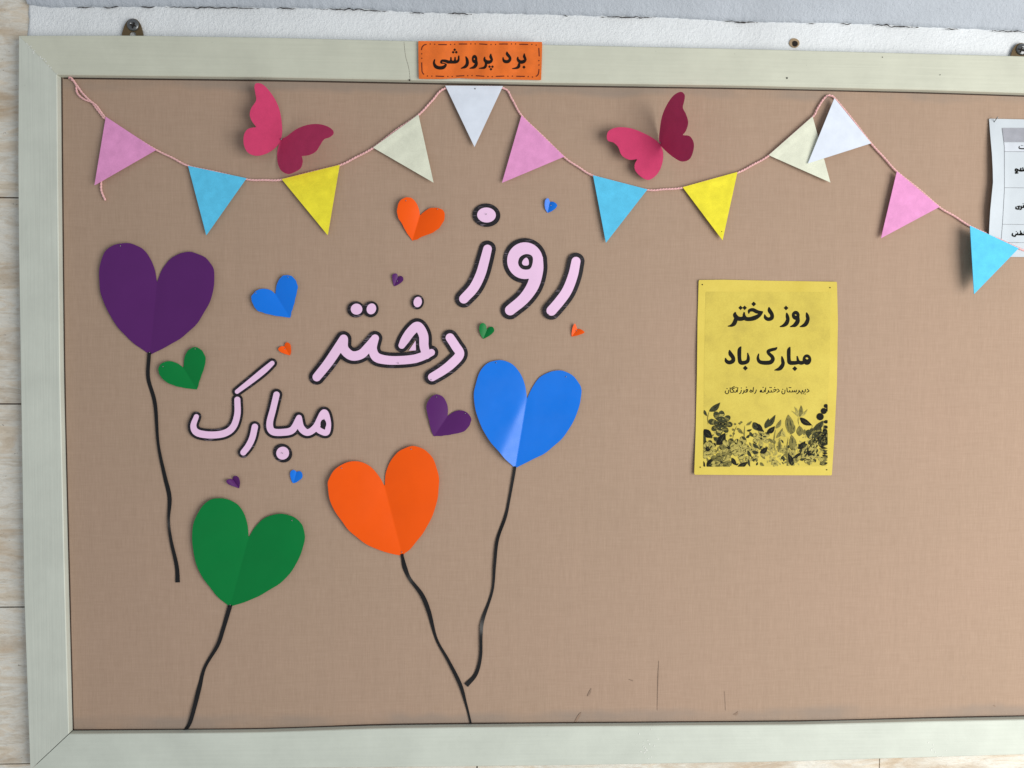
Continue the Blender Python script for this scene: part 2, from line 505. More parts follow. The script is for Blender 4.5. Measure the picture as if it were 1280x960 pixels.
def plaster():
    rnd = random.Random(11)
    # lower band: rough left edge, face a little in front of the stone
    yb = YW-.003
    z_lo = P(640, 75, yb)[2]-.03; n = 70
    bound = [(30, 5), (60, 9), (185, 8), (310, 9), (450, 11), (530, 16), (640, 17), (740, 20), (815, 21), (930, 27),
             (1065, 29), (1140, 33), (1280, 39), (1700, 55), (2300, 78)]
    us = np.r_[np.arange(34.5, 1340, 2.5), np.arange(1345, 2250, 30)]
    bu = np.array(bound)
    top = np.interp(us, bu[:, 0], bu[:, 1])
    nz = np.array([rnd.gauss(0, 1) for _ in us]); nz = np.convolve(nz, [.2, .3, .3, .2], 'same')
    zt = np.array([P(u, v-6, yb)[2] for u, v in zip(us, top)])
    rows = 10; V = []; F = []
    for j in range(rows+1):
        for i, u in enumerate(us):
            x = P(u, 30, yb)[0]; z = z_lo+(zt[i]-z_lo)*j/rows
            if i == 0: x += rnd.uniform(-.0022, .0022)
            if i == 1: x += rnd.uniform(-.0005, .001)
            y = yb + (.002 if i == 0 else 0)
            V.append((x, y, z))
    m = len(us)
    for j in range(rows):
        for i in range(m-1): F.append((j*m+i, j*m+i+1, (j+1)*m+i+1, (j+1)*m+i))
    # return of the left edge into the wall
    for j in range(rows+1): V.append((V[j*m][0]-.0008, YW+.006, V[j*m][2]))
    b = m*(rows+1)
    for j in range(rows): F.append((b+j, j*m, (j+1)*m, b+j+1))
    tag(mesh('plaster_band', V, F, M['plaster'], smooth=True), kind='structure')
    # sloping underside above it, with a broken lower edge standing just in front of the band
    V = []; F = []; rows = 20
    ys = yb-.0016
    jit = [rnd.gauss(0, 1) for _ in us]
    for j in range(rows+1):
        t = j/rows
        for i, u in enumerate(us):
            edge = top[i]+(nz[i]*.6+.2*jit[i])*max(0, 1-t*7)
            p = P(u, edge, ys)
            z = p[2] + .0 + (.11*t); y = ys - .085*t - (0 if j else abs(.0004*jit[i]))
            V.append((p[0], y, z))
    for j in range(rows):
        for i in range(m-1): F.append((j*m+i, j*m+i+1, (j+1)*m+i+1, (j+1)*m+i))
    b = len(V)
    for i in range(m): V.append((V[i][0], yb+.004, V[i][2]+.0016))
    for i in range(m-1): F.append((b+i, b+i+1, i+1, i))
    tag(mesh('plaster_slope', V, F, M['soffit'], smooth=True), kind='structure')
    # hairline cracks that open along the joint of the two plaster layers
    cr = []
    for a, bb in ((92, 120), (128, 150), (176, 196), (206, 330), (345, 372), (395, 486), (512, 532), (560, 592), (704, 712), (752, 822), (905, 948), (1010, 1022), (1050, 1068), (1090, 1150), (1180, 1200), (1240, 1285)):
        x = np.arange(a, bb, 2.)
        yy = np.interp(x, bu[:, 0], bu[:, 1])+1.0+np.convolve([rnd.gauss(0, .8) for _ in x], [.25, .5, .25], 'same')
        rad = [max(.12, .2+.45*math.sin(math.pi*k/max(1, len(x)-1))+rnd.gauss(0, .16)) for k in range(len(x))]
        cr.append(sd_stroke([(p, q, r) for p, q, r in zip(x, yy, rad)], smooth=False))
    V = []; F = []
    for f in cr:
        uv, fc = march(f, .5)
        o = len(V); V += list(PP(uv, ys-.0022)); F += [[i+o for i in q] for q in fc]
    tag(mesh('plaster_crack', V, F, M['crack']), kind='structure')
plaster()

# ------------------------------------------------------------------ the notice board
board = thing('notice_board', P(640, 480, 0), 'large brown cloth notice board in a pale cream painted wooden frame on the stone wall', 'notice board')
xr = P(1700, 480, 0)[0]
a = P(60, 480, 0)[0]
v, f = box(a, xr+.03, 0.0, .010, ZBOT-.03, ZTOP+.03)
# finely divided, barely uneven cloth face
NX, NZ = 120, 70
V = []; F = []
for j in range(NZ+1):
    for i in range(NX+1):
        V.append((a+(xr+.03-a)*i/NX, .00012*math.sin(i*.7+j*.31)+.00012*math.sin(j*.9-i*.2), ZBOT-.03+(ZTOP-ZBOT+.06)*j/NZ))
for j in range(NZ):
    for i in range(NX): F.append((j*(NX+1)+i, j*(NX+1)+i+1, (j+1)*(NX+1)+i+1, (j+1)*(NX+1)+i))
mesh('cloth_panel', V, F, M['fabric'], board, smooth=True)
v, f = box(a, xr+.03, .0022, .0052, ZBOT-.03, ZTOP+.03)
mesh('backing_board', v, f, M['bracket'], board)

def rail(name, outer, inner, n, mat, ca=True):
    O = polyline(outer, n); I = polyline(inner, n)
    d = (I-O)/np.hypot(*(I-O).T)[:, None]
    bev = 1.0
    V = []
    for (o, i_, dd) in zip(O, I, d):
        fo = P(*o, YF); fi = P(*i_, YF)
        o2 = P(*(o+dd*bev), YF); i2 = P(*(i_-dd*bev), YF)
        V += [(fo[0], YW-.001, fo[2]), (fo[0], YF+.0012, fo[2]), tuple(o2), tuple(i2), (fi[0], YF+.0012, fi[2]), (fi[0], .0012, fi[2]), (fi[0], YW-.001, fi[2])]
    F = []
    for k in range(n-1):
        for c in range(7):
            c2 = (c+1) % 7
            F.append((k*7+c, k*7+c2, (k+1)*7+c2, (k+1)*7+c))
    F.append(tuple(range(6, -1, -1))); F.append(tuple((n-1)*7+c for c in range(7)))
    o = mesh(name, V, F, mat, board)
    import bmesh
    bm = bmesh.new(); bm.from_mesh(o.data); bmesh.ops.recalc_face_normals(bm, faces=bm.faces); bm.to_mesh(o.data); bm.free()
    return o
# front-face edges read from the photograph
TO = [(23.15, 44.15), (165, 44), (330, 46.5), (520, 51), (680, 55.5), (940, 61), (1280, 70), (1750, 84)]
TI = [(71.1, 93.35), (330, 96.3), (510, 99.8), (700, 103.4), (940, 107), (1160, 112.2), (1280, 116), (1700, 131)]
BO = [(38, 963), (330, 961), (700, 957), (980, 952.3), (1280, 943.3), (1750, 928)]
BI = [(86.6, 917.6), (320, 915.8), (480, 910.6), (660, 908.6), (1000, 906), (1160, 902), (1280, 899.6), (1700, 887)]
SO = [(23.1, 44.25), (22.3, 200), (23, 300), (25.6, 480), (29.6, 740), (37.4, 962.6)]
SI = [(71.05, 93.45), (72.2, 240), (75, 480), (80.6, 720), (86, 917)]
rail('top_rail', TO, TI, 40, M['rail'])
M['rail_low'] = paint_mat('cream_paint_low_rail_cool_lit', (202, 208, 198), 'x')  # frame paint again, tinted for the cooler light low down
rail('bottom_rail', BO, BI, 40, M['rail_low'])
rail('side_rail', SO, SI, 30, M['stile'])
rail('side_rail', [(1750.6, 84.5), (1741, 928)], [(1700.6, 131.5), (1695, 886.6)], 12, M['stile'])

# hanging brackets with their screws, nail heads and wood cracks
def bracket(u, v):
    t = tr((u, v), 6.4)
    f = sd_poly(catmull(t([(-90, 125), (-88, 60), (-78, 20), (-62, -22), (-35, -55), (0, -66), (35, -55), (60, -22), (74, 20), (82, 60), (84, 125)]), 6))
    f = cut(f, sd_poly(t([(-26, 130), (-26, 52), (-14, 40), (14, 40), (24, 52), (24, 130)])))
    b = cutout('hanging_bracket', f, .5, YW-.0075, .0016, M['bracket'], board)
    V = []; F = []
    c = P(u+.5, v-2, YW-.0078); r = .0085; n = 24
    prof = [(1.0, 0), (1.0, -.0012), (.86, -.0024), (.5, -.0033), (.42, -.0034), (.36, -.0018), (0.01, -.0018)]
    for rr, yy in prof:
        for k in range(n):
            th = 2*math.pi*k/n
            V.append((c[0]+r*rr*math.cos(th), c[1]+yy, c[2]+r*rr*math.sin(th)))
    for q in range(len(prof)-1):
        for k in range(n):
            k2 = (k+1) % n; F.append((q*n+k, q*n+k2, (q+1)*n+k2, (q+1)*n+k))
    F.append(tuple((len(prof)-1)*n+k for k in range(n)))
    mesh('screw', V, F, M['screw'], b, smooth=True)
    f = union(sd_stroke([(u-3, v-3), (u+3.4, v-1)], .75), sd_stroke([(u+1.5, v-5), (u-.6, v+1)], .75))
    cutout('screw_slot', f, .3, YW-.0117, .0004, M['dark'], b)
bracket(166, 33.5); bracket(1276.5, 64)

_pin = {}
def pin(parent, u, v, y, r=.0009, mat='steel', lean=(0, 0)):
    """a straight pin with a small domed head"""
    key = (r, mat, lean)
    if key not in _pin:
        n = 10; V = []; F = []
        prof = [(.25, .004), (.25, .0), (1, 0), (1, -.4*r), (.75, -.85*r), (.02, -1.05*r)]
        for rr, yy in prof:
            for k in range(n):
                th = 2*math.pi*k/n
                V.append((r*rr*math.cos(th)-yy*lean[0], yy, r*rr*math.sin(th)-yy*lean[1]))
        for q in range(len(prof)-1):
            for k in range(n):
                k2 = (k+1) % n; F.append((q*n+k, q*n+k2, (q+1)*n+k2, (q+1)*n+k))
        F.append(tuple((len(prof)-1)*n+k for k in range(n)))
        o = mesh('pin', V, F, M[mat], None, smooth=True); _pin[key] = o
    else:
        o = _pin[key].copy(); col.objects.link(o)
    o.parent = parent
    p = Vector(P(u, v, y)); q = parent
    while q is not None:
        p -= q.matrix_basis.translation; q = q.parent
    o.location = p
    return o
for u, v, r in ((983.7, 97.6, .0012), (1103, 71.5, .0007), (1175, 93.6, .0007), (512, 100.2, .0011)):
    o = pin(board, u, v, YF-.0001, r, 'dark'); o.name = 'nail_head'
seam = [sd_stroke([(505, 52.5), (507, 70), (511, 85), (512.5, 99)], .14), ]
cutout('paint_crack', seam[0], .3, YF-.0003, .0002, M['gap'], board)
# flakes of lighter paint along the two mitred corners
flk = []
for k in range(26):
    t_ = random.random(); u = 24+t_*47; v = 44+t_*48
    if t_ > .15: flk.append(sd_ell((u+random.gauss(0, 1.6), v+random.gauss(0, 1.6)), random.uniform(.5, 1.5), random.uniform(.3, .9), random.uniform(0, 3)))
for (u0, v0, n_) in ((806, 934, 22), (1172, 938, 9)):
    for k in range(n_): flk.append(sd_ell((u0+random.gauss(0, 6), v0+random.gauss(0, 9)), random.uniform(.4, 1.4), random.uniform(.3, .8), random.uniform(0, 3)))
M['flake'] = paper('pale_paint_flake', (226, 228, 222), .6, .02)
for lo, hi in ((0, 400), (400, 1000), (1000, 1280)):
    V = []; F = []
    for f in flk:
        if not lo <= f.bb[0] < hi: continue
        uv, fc = march(f, .4); o = len(V); V += list(PP(uv, YF-.0003-.000002*len(V)/20)); F += [[i+o for i in q] for q in fc]
    mesh('flaked_paint', V, F, M['flake'], board)
# dark joint where the cloth meets the frame, and the creases and smudges low on the cloth
M['joint'] = plain('dark_joint', (66, 52, 44), .9)
M['scuff'] = plain('cloth_scuff', (156, 132, 115), .9)
def seam_strip(pts, r): cutout('edge_joint', sd_stroke([q+(r,) for q in pts], n=6), .5, -.0005, .0002, M['joint'], board)
seam_strip([(80, 97.8), (330, 100.7), (510, 104), (700, 107.5), (940, 111), (1160, 116.2), (1280, 120), (1330, 121.6)], .9)
seam_strip([(90, 912.6), (320, 910.9), (480, 905.8), (660, 903.8), (1000, 901.2), (1160, 897.3), (1280, 895), (1330, 894)], .8)
seam_strip([(77.3, 96), (78.5, 240), (81.2, 480), (86.8, 720), (91.6, 913)], .7)
for f in (sd_stroke([(823.6, 826, .2), (822.6, 850, .42), (821.6, 888, .25)]), sd_stroke([(905.4, 864, .2), (906.4, 876, .4), (907, 888, .3)]),
          sd_stroke([(726, 891, .6), (723, 896, 1.5), (719, 902.5, 1.1)]), sd_stroke([(739, 861, .5), (737, 866, 1.3), (734.5, 870, .5)]), sd_stroke([(786.5, 849.5, .4), (791, 851, .6)]),
          sd_stroke([(917, 893, .5), (920.5, 892.6, 1.5), (922, 890, .6)]), sd_stroke([(1243, 882, .7), (1244, 883, .7)])):
    cutout('scuff_mark', f, .35, -.0005, .0001, M['scuff'], board)

# anchor hole in the plaster
wp = thing('wall_plug', P(993, 53, YW-.003), 'small empty screw hole with a rusty rim in the white plaster above the frame', 'wall plug')
cutout('rim', grow(sd_poly(catmull([(987.5, 52), (990, 48.8), (994, 48.6), (998, 51), (998.6, 55.5), (995, 58.6), (990.5, 58.2), (987.6, 55.5)], 5, True)), .6), .5, YW-.0044, .002, plain('rust_rim', (168, 146, 118), .9, 0, .6), wp)
cutout('hole', sd_poly(catmull([(990.5, 53), (993, 51), (996.6, 52.3), (997.2, 56), (994.5, 58), (991.2, 57)], 5, True)), .4, YW-.0049, .0006, M['dark'], wp)

# ------------------------------------------------------------------ bunting
bunt = thing('bunting', P(640, 150, -.003), 'garland of coloured triangular paper pennants strung on pale pink cord across the top', 'bunting')
def cord(name, pts, y, r=.0015, twist=True, n=7):
    c = catmull(pts, n)
    rnd = random.Random(len(pts)*7+int(pts[0][0]))
    yy = y if np.ndim(y) else np.full(len(c), float(y))
    w = PP(c, yy)
    # two plies turned round each other
    L = np.r_[0, np.cumsum(np.linalg.norm(np.diff(w, axis=0), axis=1))]
    m = max(8, int(L[-1]/.0011)); q = np.linspace(0, L[-1], m)
    w = np.c_[[np.interp(q, L, w[:, k]) for k in range(3)]].T
    t = np.gradient(w, axis=0); t /= np.linalg.norm(t, axis=1)[:, None]
    s = np.cross(t, [0, 1, 0])
    V = None
    ph = 2*math.pi*q/.009
    o1 = w + (s*np.cos(ph)[:, None] + np.outer(np.sin(ph), [0, 1, 0]))*r*.42
    o2 = w - (s*np.cos(ph)[:, None] + np.outer(np.sin(ph), [0, 1, 0]))*r*.42
    return o1, o2, r*.72
def cords(name, lists, mat, parent):
    V = []; F = []; S = 6
    for pts, y in lists:
        o1, o2, r = cord(name, pts, y)
        for path in (o1, o2):
            b = len(V); n = len(path)
            t = np.gradient(path, axis=0); t /= np.linalg.norm(t, axis=1)[:, None]
            a = np.cross(t, [0, 1, 0]); a /= np.linalg.norm(a, axis=1)[:, None]; c = np.cross(a, t)
            for i in range(n):
                for k in range(S):
                    th = 2*math.pi*k/S; V.append(path[i]+r*(a[i]*math.cos(th)+c[i]*math.sin(th)))
            for i in range(n-1):
                for k in range(S): F.append((b+i*S+k, b+(i+1)*S+k, b+(i+1)*S+(k+1) % S, b+i*S+(k+1) % S))
            F.append(tuple(b+k for k in range(S))); F.append(tuple(b+(n-1)*S+k for k in reversed(range(S))))
    return mesh(name, V, F, mat, parent, smooth=True)
ts = tr((80, 90), 5.65)
strands = [
    (ts([(35, 33), (60, 52), (80, 82), (98, 105), (130, 150), (180, 200), (228, 238), (262, 285), (295, 328)]), -.0030),
    (ts([(35, 42), (64, 62), (86, 92), (90, 140), (112, 172), (150, 197), (196, 215), (232, 262), (284, 328)]), -.0026),
    (ts([(262, 720), (262, 770), (262, 830), (274, 868), (292, 906)]), -.0022),
    ([(128, 146), (160, 166), (195, 187.3), (215, 197), (236, 207.6), (270, 215), (308, 224.2), (330, 225), (352, 224.6), (390, 215),
      (424.5, 206.6), (445, 196.5), (466.3, 185), (495, 163), (523.1, 143.6), (540, 126), (556, 110.6), (590, 108.6), (629, 110.2), (640, 124), (652, 144.6),
      (678, 170), (705.4, 196.6), (722, 208), (741.3, 219.6), (775, 229), (809, 237.4), (830, 236.6), (853.4, 234.6), (888, 225), (921.5, 216), (941, 206), (961, 194.4),
      (990, 169), (1015.8, 146), (1021, 137), (1028.5, 125), (1034.5, 119.3), (1039, 120), (1043.5, 123), (1066, 150), (1089, 179.6), (1105, 197), (1121, 214.6), (1148, 236),
      (1174.6, 259.2), (1193, 270), (1212.6, 282.6), (1243, 296), (1273.5, 310.6), (1290, 316), (1306, 318)], -.0030),
]
cords('cord', strands, M['string'], bunt)
FL = [('pink', (132.2, 145.8), (195, 187.3), (118, 231.6), 3, 'leftmost pink pennant with a loose cord end under it'),
      ('blue', (235.1, 207.2), (308, 222.7), (257.8, 294), 2.5, 'sky blue pennant below the first butterfly, left of a yellow one'),
      ('yellow', (352, 223.9), (424.5, 206), (409.6, 294), 4, 'yellow pennant under the first butterfly'),
      ('cream', (466.3, 184.5), (523.1, 143.2), (542, 228.3), 4, 'cream pennant left of the central white one'),
      ('white', (556.6, 107), (628.6, 107.5), (593.1, 183.6), 4, 'white pennant hanging straight below the orange sign'),
      ('pink', (651.8, 144.3), (705.4, 195.7), (627.5, 228.5), 3.5, 'pink pennant right of the central white one'),
      ('blue', (741.3, 219), (809.4, 236.7), (757.4, 303.6), 4, 'sky blue pennant below the second butterfly'),
      ('yellow', (853.4, 233.9), (921.9, 214.9), (903.3, 300.4), 4, 'yellow pennant with a pin in its tip'),
      ('cream', (960.9, 193.9), (1015.8, 145.5), (1038, 228), 3, 'cream pennant partly covered by a white one'),
      ('white', (1043.1, 122.7), (1089.1, 179), (1009.9, 204.3), 4.5, 'white pennant overlapping a cream one'),
      ('pink', (1121.2, 214.1), (1174.6, 258.6), (1101.3, 297.8), 6, 'rightmost pink pennant'),
      ('blue', (1212.6, 282.1), (1273.5, 310.3), (1217.7, 367.6), 10, 'sky blue pennant lifted off the board in front of the white sheet')]
for k, (c, A, B, T, lift, lab) in enumerate(FL):
    A, B, T = (np.array(q) for q in (A, B, T))
    base = {9: -.0086, 11: -.011}.get(k, -.0048)
    n = 26; uv = []; idx = {}
    for i in range(n+1):
        for j in range(n+1-i):
            idx[i, j] = len(uv); uv.append(A + (B-A)*j/n + (T-A)*i/n)
    fc = []
    for i in range(n):
        for j in range(n-i):
            fc.append([idx[i, j], idx[i+1, j], idx[i, j+1]])
            if j < n-i-1: fc.append([idx[i+1, j], idx[i+1, j+1], idx[i, j+1]])
    uv = np.array(uv)
    # orientation so that the front looks at the viewer
    s = (uv[fc[0][1]]-uv[fc[0][0]]); q = (uv[fc[0][2]]-uv[fc[0][0]])
    if s[0]*q[1]-s[1]*q[0] > 0: fc = [g[::-1] for g in fc]
    nrm = np.array([-(B-A)[1], (B-A)[0]]); H = np.dot(T-A, nrm)
    e = (B-A)/np.linalg.norm(B-A); W = np.linalg.norm(B-A)
    def dep(u, v, A=A, nrm=nrm, H=H, base=base, lift=lift, e=e, W=W, k=k):
        h = ((u-A[0])*nrm[0]+(v-A[1])*nrm[1])/H
        sx = ((u-A[0])*e[0]+(v-A[1])*e[1])/W
        return base - .0007*(h < .105) - lift*.001*(h*(.35 if k not in (10, 11) else .3) + .55*np.sin(np.clip(h, 0, 1)*math.pi)*.6) - .0010*np.sin(sx*3.3+k*1.7)*h - (.006*(1-sx) if k == 11 else 0) - (.003*(1-sx)*(1-h) if k == 10 else 0)
    o = slab('pennant', uv, fc, dep, .0009, M['f_'+c], bunt)
    o['label'] = lab
pin(bunt, 594, 111, -.0060, .0010); pin(bunt, 902, 289.5, -.0064, .0010, 'dark'); pin(bunt, 88, 98.5, -.0042, .0009)
pin(bunt, 1034, 120.8, -.0042, .0009)

# ------------------------------------------------------------------ butterflies
def butterfly(label, wings, body):
    r = thing('butterfly', P(*body, -.002), label, 'paper butterfly', 'folded paper butterflies on the board')
    for (o, s, pts, corner, hinge, lift, base) in wings:
        q = np.array(tr(o, s)(pts)); h = np.array(tr(o, s)(hinge))
        c = corner                                        # the notch stays sharp
        q = np.roll(q, -c, axis=0); q = np.r_[q, q[:1]]
        f = sd_poly(catmull(q, 7))
        e = (h[1]-h[0]); e /= np.linalg.norm(e); nn = np.array([-e[1], e[0]])
        cen = q.mean(0)
        if np.dot(cen-h[0], nn) < 0: nn = -nn
        def dep(u, v, h=h, nn=nn, lift=lift, base=base):
            d = np.maximum((u-h[0][0])*nn[0]+(v-h[0][1])*nn[1], -1)*.00119
            return -base - lift*d + 1.2*d*d
        w_ = cutout('wing', f, 1.0, dep, .0005, M['b_pink'], r)
    pin(r, body[0], body[1], -.0045, .0012)
    return r
butterfly('magenta paper butterfly above the first yellow pennant, its dark right wing pointing right',
    [((280, 80), 6, [(245, 475), (210, 430), (193, 380), (205, 330), (240, 275), (235, 220), (228, 175), (240, 145), (285, 150), (330, 190), (380, 260), (415, 340), (432, 430), (435, 520), (415, 590), (370, 640), (310, 675), (240, 688), (180, 665), (150, 610), (148, 540), (170, 495), (205, 478)], 0, [(436, 430), (420, 600)], .42, .003),
     ((280, 80), 6, [(583, 690), (590, 730), (575, 780), (530, 810), (480, 825), (430, 800), (405, 750), (398, 680), (410, 610), (425, 570), (480, 535), (540, 490), (620, 458), (700, 450), (770, 465), (815, 495), (820, 525), (790, 550), (750, 565), (720, 610), (690, 655), (640, 682)], 0, [(440, 545), (398, 720)], .85, .0035)], (351.5, 174))
butterfly('magenta paper butterfly above the second yellow pennant, its dark right wing raised upright',
    [((720, 90), 4.364, [(335, 475), (290, 478), (250, 455), (230, 410), (205, 385), (175, 375), (168, 350), (180, 320), (225, 302), (290, 305), (350, 325), (410, 355), (455, 390), (475, 440), (470, 500), (445, 555), (400, 588), (360, 575), (325, 540), (320, 505)], 0, [(450, 385), (476, 490)], .30, .003),
     ((720, 90), 4.364, [(580, 345), (620, 350), (642, 385), (640, 430), (620, 475), (580, 488), (540, 470), (490, 430), (455, 385), (458, 310), (470, 240), (495, 180), (530, 130), (570, 108), (593, 125), (590, 160), (583, 195), (600, 230), (612, 275), (600, 320)], 0, [(456, 320), (470, 440)], 1.35, .0035)], (825, 178.5))

# ------------------------------------------------------------------ hearts
def heart(parent, o, s, notch, left, tip, right, mat, lift, base=.0012, cell=1.0, name='heart', asym=1.0, curl=None):
    t = tr(o, s)
    n_, l_, p_, r_ = np.array(t([notch]))[0], t(left), np.array(t([tip]))[0], t(right)
    L = catmull([tuple(n_)]+l_+[tuple(p_)], 7); Rr = catmull([tuple(n_)]+r_+[tuple(p_)], 7)
    poly = np.r_[L, Rr[::-1][1:-1]]
    if cell > .6:                                   # scissor cuts are never quite smooth
        rj = random.Random(int(n_[0]*3+n_[1])); K = len(poly); a_ = np.linspace(0, 2*math.pi, K, endpoint=False)
        wob = sum(rj.uniform(.08, .2)*np.sin(a_*q_+rj.random()*6.3) for q_ in (7, 11, 17, 23))
        g_ = poly-poly.mean(0); poly = poly + g_/np.hypot(*g_.T)[:, None]*wob[:, None]
    f = sd_poly(poly)
    e = (p_-n_)/np.linalg.norm(p_-n_); nn = np.array([-e[1], e[0]])          # pointing to the left half
    if np.dot(np.array(l_).mean(0)-n_, nn) < 0: nn = -nn
    H = np.linalg.norm(p_-n_); W = np.abs((poly-n_) @ nn).max()
    def dep(u, v):
        d = ((u-n_[0])*nn[0]+(v-n_[1])*nn[1])/W
        a = np.where(d > 0, d, -d*asym)
        h = ((u-n_[0])*e[0]+(v-n_[1])*e[1])/H
        prof = (1.75*a-.85*a*a) if curl is None else 0*a                                                    # steep beside the fold, flat at the rim
        flat = np.clip(1.25-.5*np.clip(h, -.6, 1.), .5, 1.3)
        if curl is not None:                       # a flat glossy wedge beside the fold, then the card bends back
            dm = a*W*.00119; wd = .0015+.028*np.clip(h, 0, 1.1)
            k = .004; m = -k*np.log(np.exp(-np.clip(dm/k, 0, 60))+np.exp(-np.clip(wd/k, 0, 60)))
            m = np.maximum(m+k*np.log(1+np.exp(-np.clip(wd/k, 0, 60))), 0)
            return -base - np.where(d > 0, .38*m+.012*dm, .06*dm)
        return -base - lift*prof*flat
    ob = cutout(name, f, cell, dep, .0004, mat, parent)
    return ob, p_, dep

def pins(root, dep, pts, mat='steel', r=.0009):
    for u, v in pts:
        y = float(dep(np.array([u]), np.array([v]))[0]) if dep is not None else -.002
        pin(root, u, v, y-.0002, r, mat)

def ribbon(parent, pts, hw, y0=-.0009, twist=()):
    c = catmull([tuple(p)+(h,) for p, h in zip(pts, hw)], 8)
    d = np.gradient(c[:, :2], axis=0); d /= np.hypot(*d.T)[:, None]; nn = np.c_[-d[:, 1], d[:, 0]]
    rows = 3; V2 = []; dd = []
    m = len(c)
    s = np.linspace(0, 1, m)
    for j in range(rows):
        k = j-1
        V2 += list(c[:, :2]+nn*(c[:, 2]*k)[:, None])
        tw = sum(a*np.exp(-((s-p)/.05)**2) for p, a in twist) if twist else 0*s
        dd += list(y0 - .0016*np.abs(np.sin(s*9+1)) + k*tw)
    fc = []
    for j in range(rows-1):
        for i in range(m-1): fc.append([j*m+i, j*m+i+1, (j+1)*m+i+1, (j+1)*m+i])
    uv = np.array(V2); dd = np.array(dd)
    g = fc[0]; a_, b_ = uv[g[1]]-uv[g[0]], uv[g[2]]-uv[g[0]]
    if a_[0]*b_[1]-a_[1]*b_[0] > 0: fc = [q[::-1] for q in fc]
    return slab('ribbon', uv, fc, lambda u, v: dd, .0003, M['tape'], parent)

GH = 'big heart balloons'
def balloon(label, hp, rp, rhw, pn, tw, lift, asym=1.0, curl=None):
    o, s, notch, left, tip, right, mat = hp
    tp = tr(o, s)([tip])[0]
    r = thing('heart_balloon', P(*tp, 0), label, 'paper heart balloon', GH)
    ob, p_, dep = heart(r, o, s, notch, left, tip, right, M[mat], lift, asym=asym, cell=1.0, curl=curl)
    ribbon(r, rp, rhw, twist=tw)
    pins(r, dep, pn)
balloon('big purple folded heart balloon near the left frame on a long black ribbon',
    ((100, 280), 4.365, (420, 318), [(405, 240), (365, 160), (310, 118), (235, 104), (165, 125), (120, 185), (103, 290), (120, 400), (165, 500), (230, 590), (310, 665)], (382, 712), [(450, 245), (500, 185), (560, 157), (620, 155), (690, 190), (730, 250), (730, 340), (700, 440), (640, 540), (560, 615), (470, 670)], 'h_purple'),
    tr((140, 420), 2.824)([(132, 58), (130, 80), (128, 150), (152, 240), (163, 380), (185, 490), (203, 570), (200, 650), (208, 720), (228, 810), (232, 870)]), [2.2, 2.2, 2.3, 2.3, 1.7, 2.3, 2.6, 1.6, 1.9, 2.4, 2.8], [(150.5, 307.5), (187, 440.5)], [(.5, .0006), (.72, -.0007)], .004)
balloon('big green folded heart balloon low on the left on a short black ribbon',
    ((220, 600), 5.335, (484, 385), [(475, 290), (440, 200), (375, 140), (295, 122), (215, 140), (145, 220), (108, 340), (115, 470), (150, 600), (220, 710), (290, 790)], (360, 845), [(530, 310), (600, 250), (700, 225), (790, 250), (845, 310), (858, 390), (830, 500), (770, 610), (690, 690), (580, 760), (470, 810)], 'h_green'),
    tr((200, 740), 4.364)([(382, 74), (378, 90), (345, 200), (315, 290), (245, 410), (215, 520), (190, 620), (160, 720), (122, 770)]), [2.6, 2.7, 2.5, 2.3, 1.9, 2.7, 2.6, 2.3, 1.6], [(365, 650.5), (287.6, 756)], [(.45, .0006), (.8, -.0006)], .0045, 1.25)
balloon('big orange folded heart balloon on a black ribbon reaching down to the bottom frame',
    ((400, 540), 5.335, (432, 365), [(390, 290), (320, 220), (225, 195), (130, 225), (65, 300), (53, 370), (75, 480), (140, 590), (220, 680), (330, 760), (450, 805)], (550, 825), [(440, 270), (480, 180), (540, 120), (620, 95), (700, 120), (760, 190), (793, 310), (785, 430), (750, 560), (690, 670), (610, 770)], 'h_orange'),
    tr((480, 680), 4)([(90, 50), (93, 68), (105, 120), (130, 175), (190, 255), (225, 340), (262, 475), (320, 580), (380, 700), (410, 800), (435, 898)]), [1.8, 1.9, 2.8, 2.0, 2.6, 2.6, 1.7, 1.9, 2.3, 1.5, 1.1], [(514, 561.5), (427, 585), (502, 690)], [(.12, .0008), (.3, -.0007)], .0055)
balloon('big glossy blue folded heart balloon right of the middle on a thin curling black ribbon',
    ((580, 430), 5.65, (445, 385), [(430, 290), (390, 195), (320, 130), (235, 115), (150, 150), (90, 250), (70, 370), (90, 490), (135, 610), (210, 720), (290, 810)], (362, 875), [(490, 295), (550, 225), (640, 190), (720, 195), (790, 245), (828, 330), (815, 440), (760, 570), (680, 680), (570, 770), (460, 830)], 'h_blue'),
    tr((560, 590), 3.43)([(287, -24), (284, 0), (262, 120), (245, 195), (212, 290), (200, 400), (190, 510), (150, 630), (142, 700), (140, 790), (120, 865), (78, 915)]), [1.7, 1.7, 1.6, 2.0, 2.0, 1.8, 1.5, 2.2, 1.9, 1.9, 2.4, 3.0], [(620, 453.5), (707.5, 471)], [(.33, .0009), (.68, -.0009)], .0085, 1.0, True)

